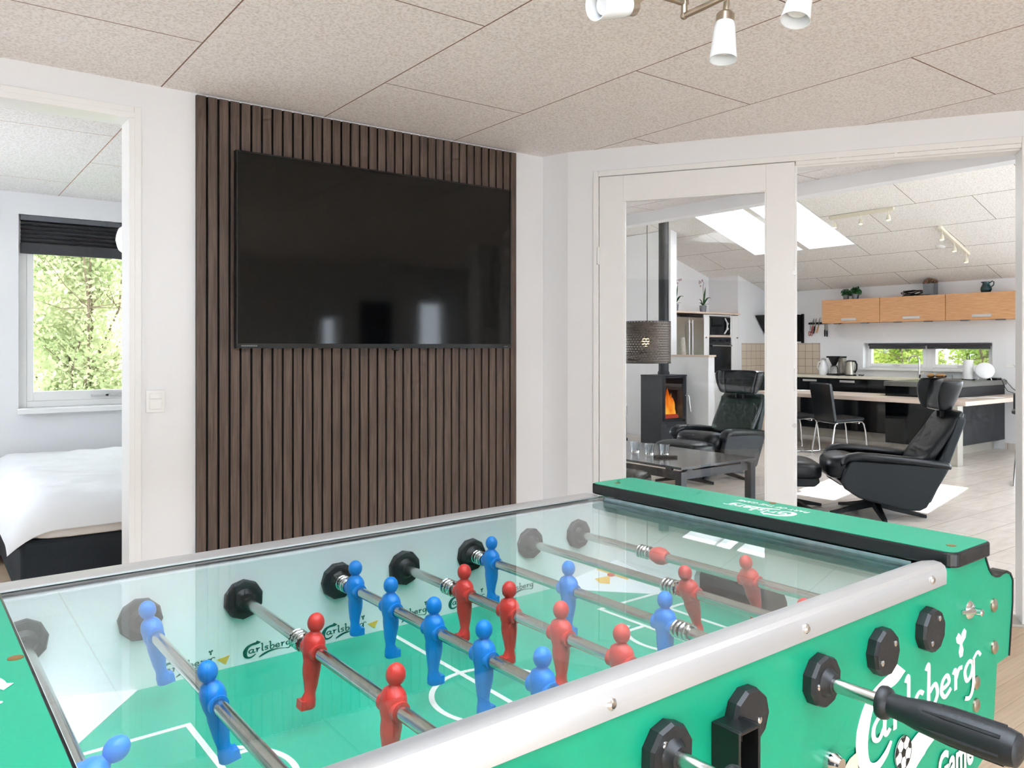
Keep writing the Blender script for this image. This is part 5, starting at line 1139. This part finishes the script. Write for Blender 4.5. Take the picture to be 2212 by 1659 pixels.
# tall units with fridge, oven and microwave
YC = 8.05
t = thing('tall_cabinet', 'white tall kitchen unit housing the microwave and oven', 'kitchen cabinet', (0, 0, 0))
b = MB(); b.box((9.845, YC + .01, .0), (9.87, 8.635, 1.84)); b.box((10.385, YC + .01, .0), (10.41, 8.635, 1.84)); b.box((9.87, 8.60, 0), (10.385, 8.635, 1.84)); b.box((9.87, YC + .02, 1.815), (10.385, 8.6, 1.84)); b.box((9.87, YC + .02, .10), (10.385, 8.6, .90)); b.box((9.87, YC + .012, .905), (10.385, 8.6, .925)); b.build('carcass', M['trimw'], t)
MB().box((9.871, YC - .005, 1.488), (10.384, 8.60, 1.52)).build('shelf', M['shelfwood'], t, bevel=.002)
for a, c, kx in ((9.722, 9.843, 9.77), (10.412, 10.565, 10.53)):
    d = MB().box((a, YC - .004, .10), (c, YC + .018, 1.835)).build('door', M['trimw'], t, bevel=.002); b = MB(); b.rev((kx, YC - .004, 1.48), (kx, YC - .028, 1.48), [(.006, 0), (.006, .4), (.014, .6), (.012, 1)], 14); b.build('knob', M['nickel'], d, smooth=True)
tag(MB().box((9.0, YC - .05, 1.845), (10.56, 8.635, 1.872)).build('top_shelf', M['shelfwood'], None, bevel=.003), 'pale wooden shelf board above the fridge and microwave', 'shelf')
t = thing('microwave', 'silver and black microwave on the shelf above the oven', 'microwave', (0, 0, 0))
MB().box((9.88, YC + .012, 1.525), (10.37, 8.45, 1.80)).build('oven_body', M['steel'], t, bevel=.004)
d = MB().box((9.885, YC - .012, 1.53), (10.235, YC + .011, 1.795)).build('door', M['blackgloss'], t, bevel=.004)
b = MB(); b.tube([(10.215, YC - .018, 1.785), (10.24, YC - .040, 1.72), (10.245, YC - .044, 1.66), (10.235, YC - .040, 1.60), (10.205, YC - .018, 1.54)], .013, 8); b.build('handle', M['alu'], d, smooth=True)
pn = MB().box((10.238, YC - .010, 1.53), (10.365, YC + .011, 1.795)).build('control_panel', M['blackgloss'], t, bevel=.003)
for z in (1.70, 1.62): MB().rev((10.29, YC - .010, z), (10.29, YC - .026, z), [(.018, 0), (.016, 1)], 16).build('dial', M['alu'], pn, smooth=True)
t = thing('oven', 'black built-in oven below the microwave', 'oven', (0, 0, 0))
MB().box((9.873, YC + .012, .93), (10.382, 8.5, 1.484)).build('oven_body', M['steel'], t); MB().box((9.873, YC - .008, 1.385), (10.382, YC + .011, 1.482)).build('control_panel', M['blackgloss'], t, bevel=.002)
d = MB().box((9.873, YC - .012, .935), (10.382, YC + .011, 1.38)).build('door', M['blackgloss'], t, bevel=.003)
b = MB(); b.cyl((9.90, YC - .045, 1.352), (10.355, YC - .045, 1.352), .013, n=14)
for xx in (9.93, 10.325): b.cyl((xx, YC - .045, 1.352), (xx, YC - .010, 1.352), .008, n=8)
b.build('handle', M['chrome'], d, smooth=True)
for xx in (9.96, 10.13, 10.30): MB().rev((xx, YC - .008, 1.432), (xx, YC - .028, 1.432), [(.018, 0), (.016, 1)], 14).build('dial', M['black'], t, smooth=True)
t = thing('refrigerator', 'stainless double-door fridge beside the tall white unit', 'refrigerator', (0, 0, 0))
MB().box((9.0, YC + .03, .02), (9.715, 8.62, 1.79)).build('fridge_body', M['blackmatte'], t)
for a, c, hx in ((9.0, 9.355, 9.325), (9.36, 9.715, 9.40)):
    d = MB().box((a, YC - .02, .04), (c, YC + .029, 1.785)).build('door', M['steel'], t, bevel=.006); b = MB(); b.cyl((hx, YC - .06, .6), (hx, YC - .06, 1.74), .013, n=12)
    for z in (.65, 1.70): b.cyl((hx, YC - .06, z), (hx, YC - .018, z), .008, n=8)
    b.build('handle', M['alu'], d, smooth=True)
def orchid(label, loc, seed, spread):
    t = thing('potted_orchid', label, 'orchid', loc, 0, 'orchids on the shelf'); r = random.Random(seed)
    MB().rev((0, 0, .0005), (0, 0, .115), [(.045, 0), (.058, 1), (.052, .98), (.048, .8)], 18).build('pot', M['zinc'], t, smooth=True, ang=40)
    st = [Vector((0, 0, .10)), Vector((.01, 0, .28)), Vector((-.005, 0, .42)), Vector((.02, 0, .47)), Vector((.02 + spread, 0, .50))]
    MB().tube(st, .0035, 6).build('flower_stem', M['bark'], t, smooth=True)
    b = MB()
    for i in range(6):
        c = Vector((.02 + spread * (.2 + i / 5) * 1.3 - (.09 if i % 3 == 0 else 0), r.uniform(-.02, .02), .47 + r.uniform(-.06, .05)))
        for k in range(5):
            a = 2 * PI * k / 5; b.ell(c + Vector((.011 * math.cos(a), 0, .011 * math.sin(a))), (.008, .004, .008), 6, 4)
    b.build('blossoms', M['petal'], t)
    b = MB()
    for a, L_, up, w in ((0.1, .20, .14, .022), (PI - .2, .08, .05, .02), (.5, .10, .30, .016), (-.4, .12, .03, .02), (2.4, .09, .10, .018)):
        d = Vector((math.cos(a), math.sin(a) * .5, 0)); s = Vector((-d.y, d.x, 0)).normalized(); R_ = []
        for j in range(8):
            q = j / 7; c = Vector((0, 0, .11)) + d * L_ * q + Vector((0, 0, up * math.sin(q * 2.0) if up < .2 else up * q - .0)); ww = w * math.sin(PI * min(.98, .12 + q * .88)) + .001
            R_.append([c + s * ww, c + Vector((0, 0, .004)), c - s * ww, c - Vector((0, 0, .002))])
        b.loft(R_)
    b.build('leaves', M['leafdark'], t, smooth=True, ang=60)
    return t
orchid('tall potted orchid with bare stem on the shelf above the white tall unit', (9.955, 8.25, 1.8725), 5, -.04); orchid('potted orchid on the shelf end, partly cut off by the white wall', (9.30, 8.25, 1.8725), 6, .07)
# ceiling tracks in the kitchen
def zk(x): return zc(x)
def track(label, p, q, n, grp='track lights on the kitchen ceiling'):
    p = Vector((p[0], p[1], zk(p[0]) - .022)); q = Vector((q[0], q[1], zk(q[0]) - .022)); d = (q - p)
    t = thing('track_light', label, 'track light', p, 0, grp); s = d.normalized(); ax = s.cross(Vector((.3, 0, 1)).normalized()).normalized(); up = ax.cross(s)
    MB().loft([[o + ax * .018 + up * .018, o - ax * .018 + up * .018, o - ax * .018 - up * .018, o + ax * .018 - up * .018] for o in (Vector((0, 0, 0)), d)]).build('track_bar', M['worktop'], t)
    for i in range(n):
        c = d * (.08 + .84 * i / (n - 1)); c.z -= .018
        o = MB().cyl(c, c - Vector((0, 0, .06)), .005, n=8).build('spot_stem', M['worktop'], t); h0 = c - Vector((0, 0, .055)); dd = Vector((-.2, -.1, -1)).normalized()
        MB().rev(h0 - dd * .01, h0 + dd * .06, [(.012, 0), (.022, .25), (.027, 1), (.022, .98), (.015, .5)], 16, caps=False).build('spot_head', M['worktop'], o, smooth=True, ang=50)
        MB().rev(h0 + dd * .03, h0 + dd * .052, [(.02, 0), (.022, 1)], 14).build('spot_bulb', emit_mat('warm_spot', (1, .8, .55, 1), 3), o)
track('cream track light with three spots beside the skylight', (9.10, 5.55), (9.08, 4.73), 3); track('cream track light with three spots running towards the kitchen wall', (9.67, 4.49), (10.49, 4.52), 3)
b = MB(); c_ = Vector((10.244, 4.745, zk(10.244))); nn = Vector((-.32, 0, -1)).normalized(); b.rev(c_ - nn * .0, c_ + nn * .018, [(.055, 0), (.055, .6), (.04, 1)], 28); tag(b.build('smoke_detector', M['trimw'], None, smooth=True, ang=40), 'round white smoke detector on the kitchen ceiling', 'smoke detector')

# ------------------------------------------------------------------ greenery outside the windows
def leafcloud(mb, c, r, n, size, rnd):
    for i in range(n):
        while True:
            p = Vector((rnd.uniform(-1, 1), rnd.uniform(-1, 1), rnd.uniform(-1, 1)))
            if p.length < 1 and p.length > .35 * rnd.random(): break
        w = Vector((c[0] + p.x * r[0], c[1] + p.y * r[1], c[2] + p.z * r[2]))
        d = Vector((rnd.uniform(-1, 1), rnd.uniform(-1, 1), rnd.uniform(-1, .6))).normalized(); q = d.cross(Vector((rnd.random(), rnd.random(), rnd.random()))).normalized(); L_ = size * rnd.uniform(.6, 1.3)
        mb.add([w - d * L_, w + q * L_ * .55, w + d * L_, w - q * L_ * .55], [(0, 1, 2, 3)])
def shrub(name, label, cat, x, y, rx, ry, hgt, n, size, mat, seed, grp):
    rnd = random.Random(seed); t = thing(name, label, cat, (x, y, -.25), 0, grp)
    b = MB()
    for k in range(7):
        a = rnd.uniform(0, 2 * PI); e = rnd.uniform(.3, .9); P = [Vector((.1 * math.cos(a), .1 * math.sin(a), 0))]
        for j in range(1, 6):
            q = j / 5; P.append(Vector((rx * e * q * math.cos(a) + rnd.uniform(-.1, .1), ry * e * q * math.sin(a) + rnd.uniform(-.1, .1), hgt * .9 * q)))
        b.tube(P, [.016 * (1 - .15 * j) + .003 for j in range(6)], 6)
        for j in range(2, 6):
            for s_ in range(3):
                d = Vector((rnd.uniform(-1, 1), rnd.uniform(-1, 1), rnd.uniform(-.1, .8))); b.tube([P[j], P[j] + d * .35, P[j] + d * .7 + Vector((0, 0, .1))], [.006, .004, .002], 5)
    b.build('branches', M['bark'], t)
    b = MB()
    for k in range(28):
        a = rnd.uniform(0, 2 * PI); q = rnd.random() ** .5 * .75; z = .06 + .88 * (k + rnd.random()) / 28
        leafcloud(b, (rx * q * math.cos(a), ry * q * math.sin(a), hgt * z), (rx * .42, ry * .45, hgt * .16), n // 28, size, rnd)
    b.build('foliage', mat, t)
G = 'shrubs outside the bedroom window'
shrub('garden_shrub', 'yellow-green shrub filling the middle of the bedroom window view', 'shrub', 1.36, 9.7, .72, .6, 3.7, 24000, .032, M['leafA'], 1, G)
shrub('garden_shrub', 'yellow-green shrub standing beside the frame edge of the bedroom window', 'shrub', -.35, 9.8, .62, .6, 3.7, 11000, .032, M['leafA'], 2, G)
shrub('garden_shrub', 'tall pale shrub standing furthest away outside the bedroom window', 'shrub', 1.6, 12.4, 2.0, 1.0, 5.6, 22000, .045, M['leafA'], 3, G)
G = 'hedge shrubs outside the kitchen window'
for k, y in enumerate((4.15, 5.35, 6.55, 7.75)):
    shrub('hedge_shrub', ['bright hedge shrub outside the kitchen window, behind the white speaker', 'bright hedge shrub outside the kitchen window, behind the paper towels', 'bright hedge shrub outside the kitchen window, behind the tap', 'bright hedge shrub beyond the kitchen window reveal nearest the kettle'][k], 'hedge', 13.4, y, .8, .68, 2.6, 20000, .036, M['leafB'], 10 + k, G)
rnd = random.Random(5); b = MB()
for i in range(1800):
    x, y = rnd.uniform(-.6, 2.8), rnd.uniform(8.0, 9.6); h_ = rnd.uniform(.12, .5); dx, dy = rnd.uniform(-.12, .12), rnd.uniform(-.12, .12); b.add([(x - .008, y, -.25), (x + .008, y, -.25), (x + dx, y + dy, -.25 + h_)], [(0, 1, 2)])
o = b.build('tall_grass', M['leafB'], None); o['kind'] = 'stuff'; tag(o, 'tall green grass growing below the bedroom window shrubs', 'grass')
# ------------------------------------------------------------------ light
def portal(loc, rot, sx, sy):
    l = bpy.data.lights.new('window_portal', 'AREA'); l.shape = 'RECTANGLE'; l.size = sx; l.size_y = sy; l.energy = 1; l.cycles.is_portal = True
    o = bpy.data.objects.new('window_portal', l); col.objects.link(o); o.location = loc; o.rotation_euler = rot
portal((.15, -2.78, .75), (PI / 2, 0, PI), 4.3, 1.4)
portal((-2.38, -1.7, .8), (PI / 2, 0, -PI / 2), 1.6, 1.4); portal((-2.38, 2.45, .95), (PI / 2, 0, -PI / 2), .9, 1.3)
portal((8.3, -.18, 1.2), (PI / 2, 0, PI), 4.6, 2.25)
portal((5.5, 9.78, 1.5), (PI / 2, 0, 0), 1.8, 1.4)
portal((1.2, Y2 + .22, 1.6), (PI / 2, 0, 0), 1.2, 1.45)
portal((-.98, 5.15, 1.5), (PI / 2, 0, -PI / 2), 1.7, 1.2)
portal((X1 + .19, 1.6, 1.2), (PI / 2, 0, PI / 2), 2.6, 1.8)
portal((X1 + .19, 5.5, 1.2), (PI / 2, 0, PI / 2), 1.8, .4)
portal((GSX[0] + (GSX[1] - GSX[0]) / 2, (GSY[0] + GSY[1]) / 2, ZC + .29), (0, 0, 0), GSX[1] - GSX[0], GSY[1] - GSY[0])
xm = (SK3[0] + SK3[1]) / 2; portal((xm, (SK3[2] + SK3[3]) / 2, zc(xm) + .52), (0, math.atan(.32), 0), 2.4, SK3[3] - SK3[2])
for y0, y1 in SKL:
    xm = (SKX[0] + SKX[1]) / 2; portal((xm, (y0 + y1) / 2, zc(xm) + .52), (0, math.atan(.32), 0), 1.7, y1 - y0)
sun = bpy.data.lights.new('sun', 'SUN'); sun.energy = 20; sun.angle = .009; sun.color = (.97, .98, 1)
so = bpy.data.objects.new('sun', sun); col.objects.link(so); so.rotation_euler = Vector((-.6, -.81, -1)).to_track_quat('-Z', 'Y').to_euler()
wd = bpy.data.worlds.new('sky'); scn.world = wd; wd.use_nodes = True
bg = wd.node_tree.nodes['Background']; bg.inputs[0].default_value = (.80, .90, 1, 1); bg.inputs[1].default_value = 5.5
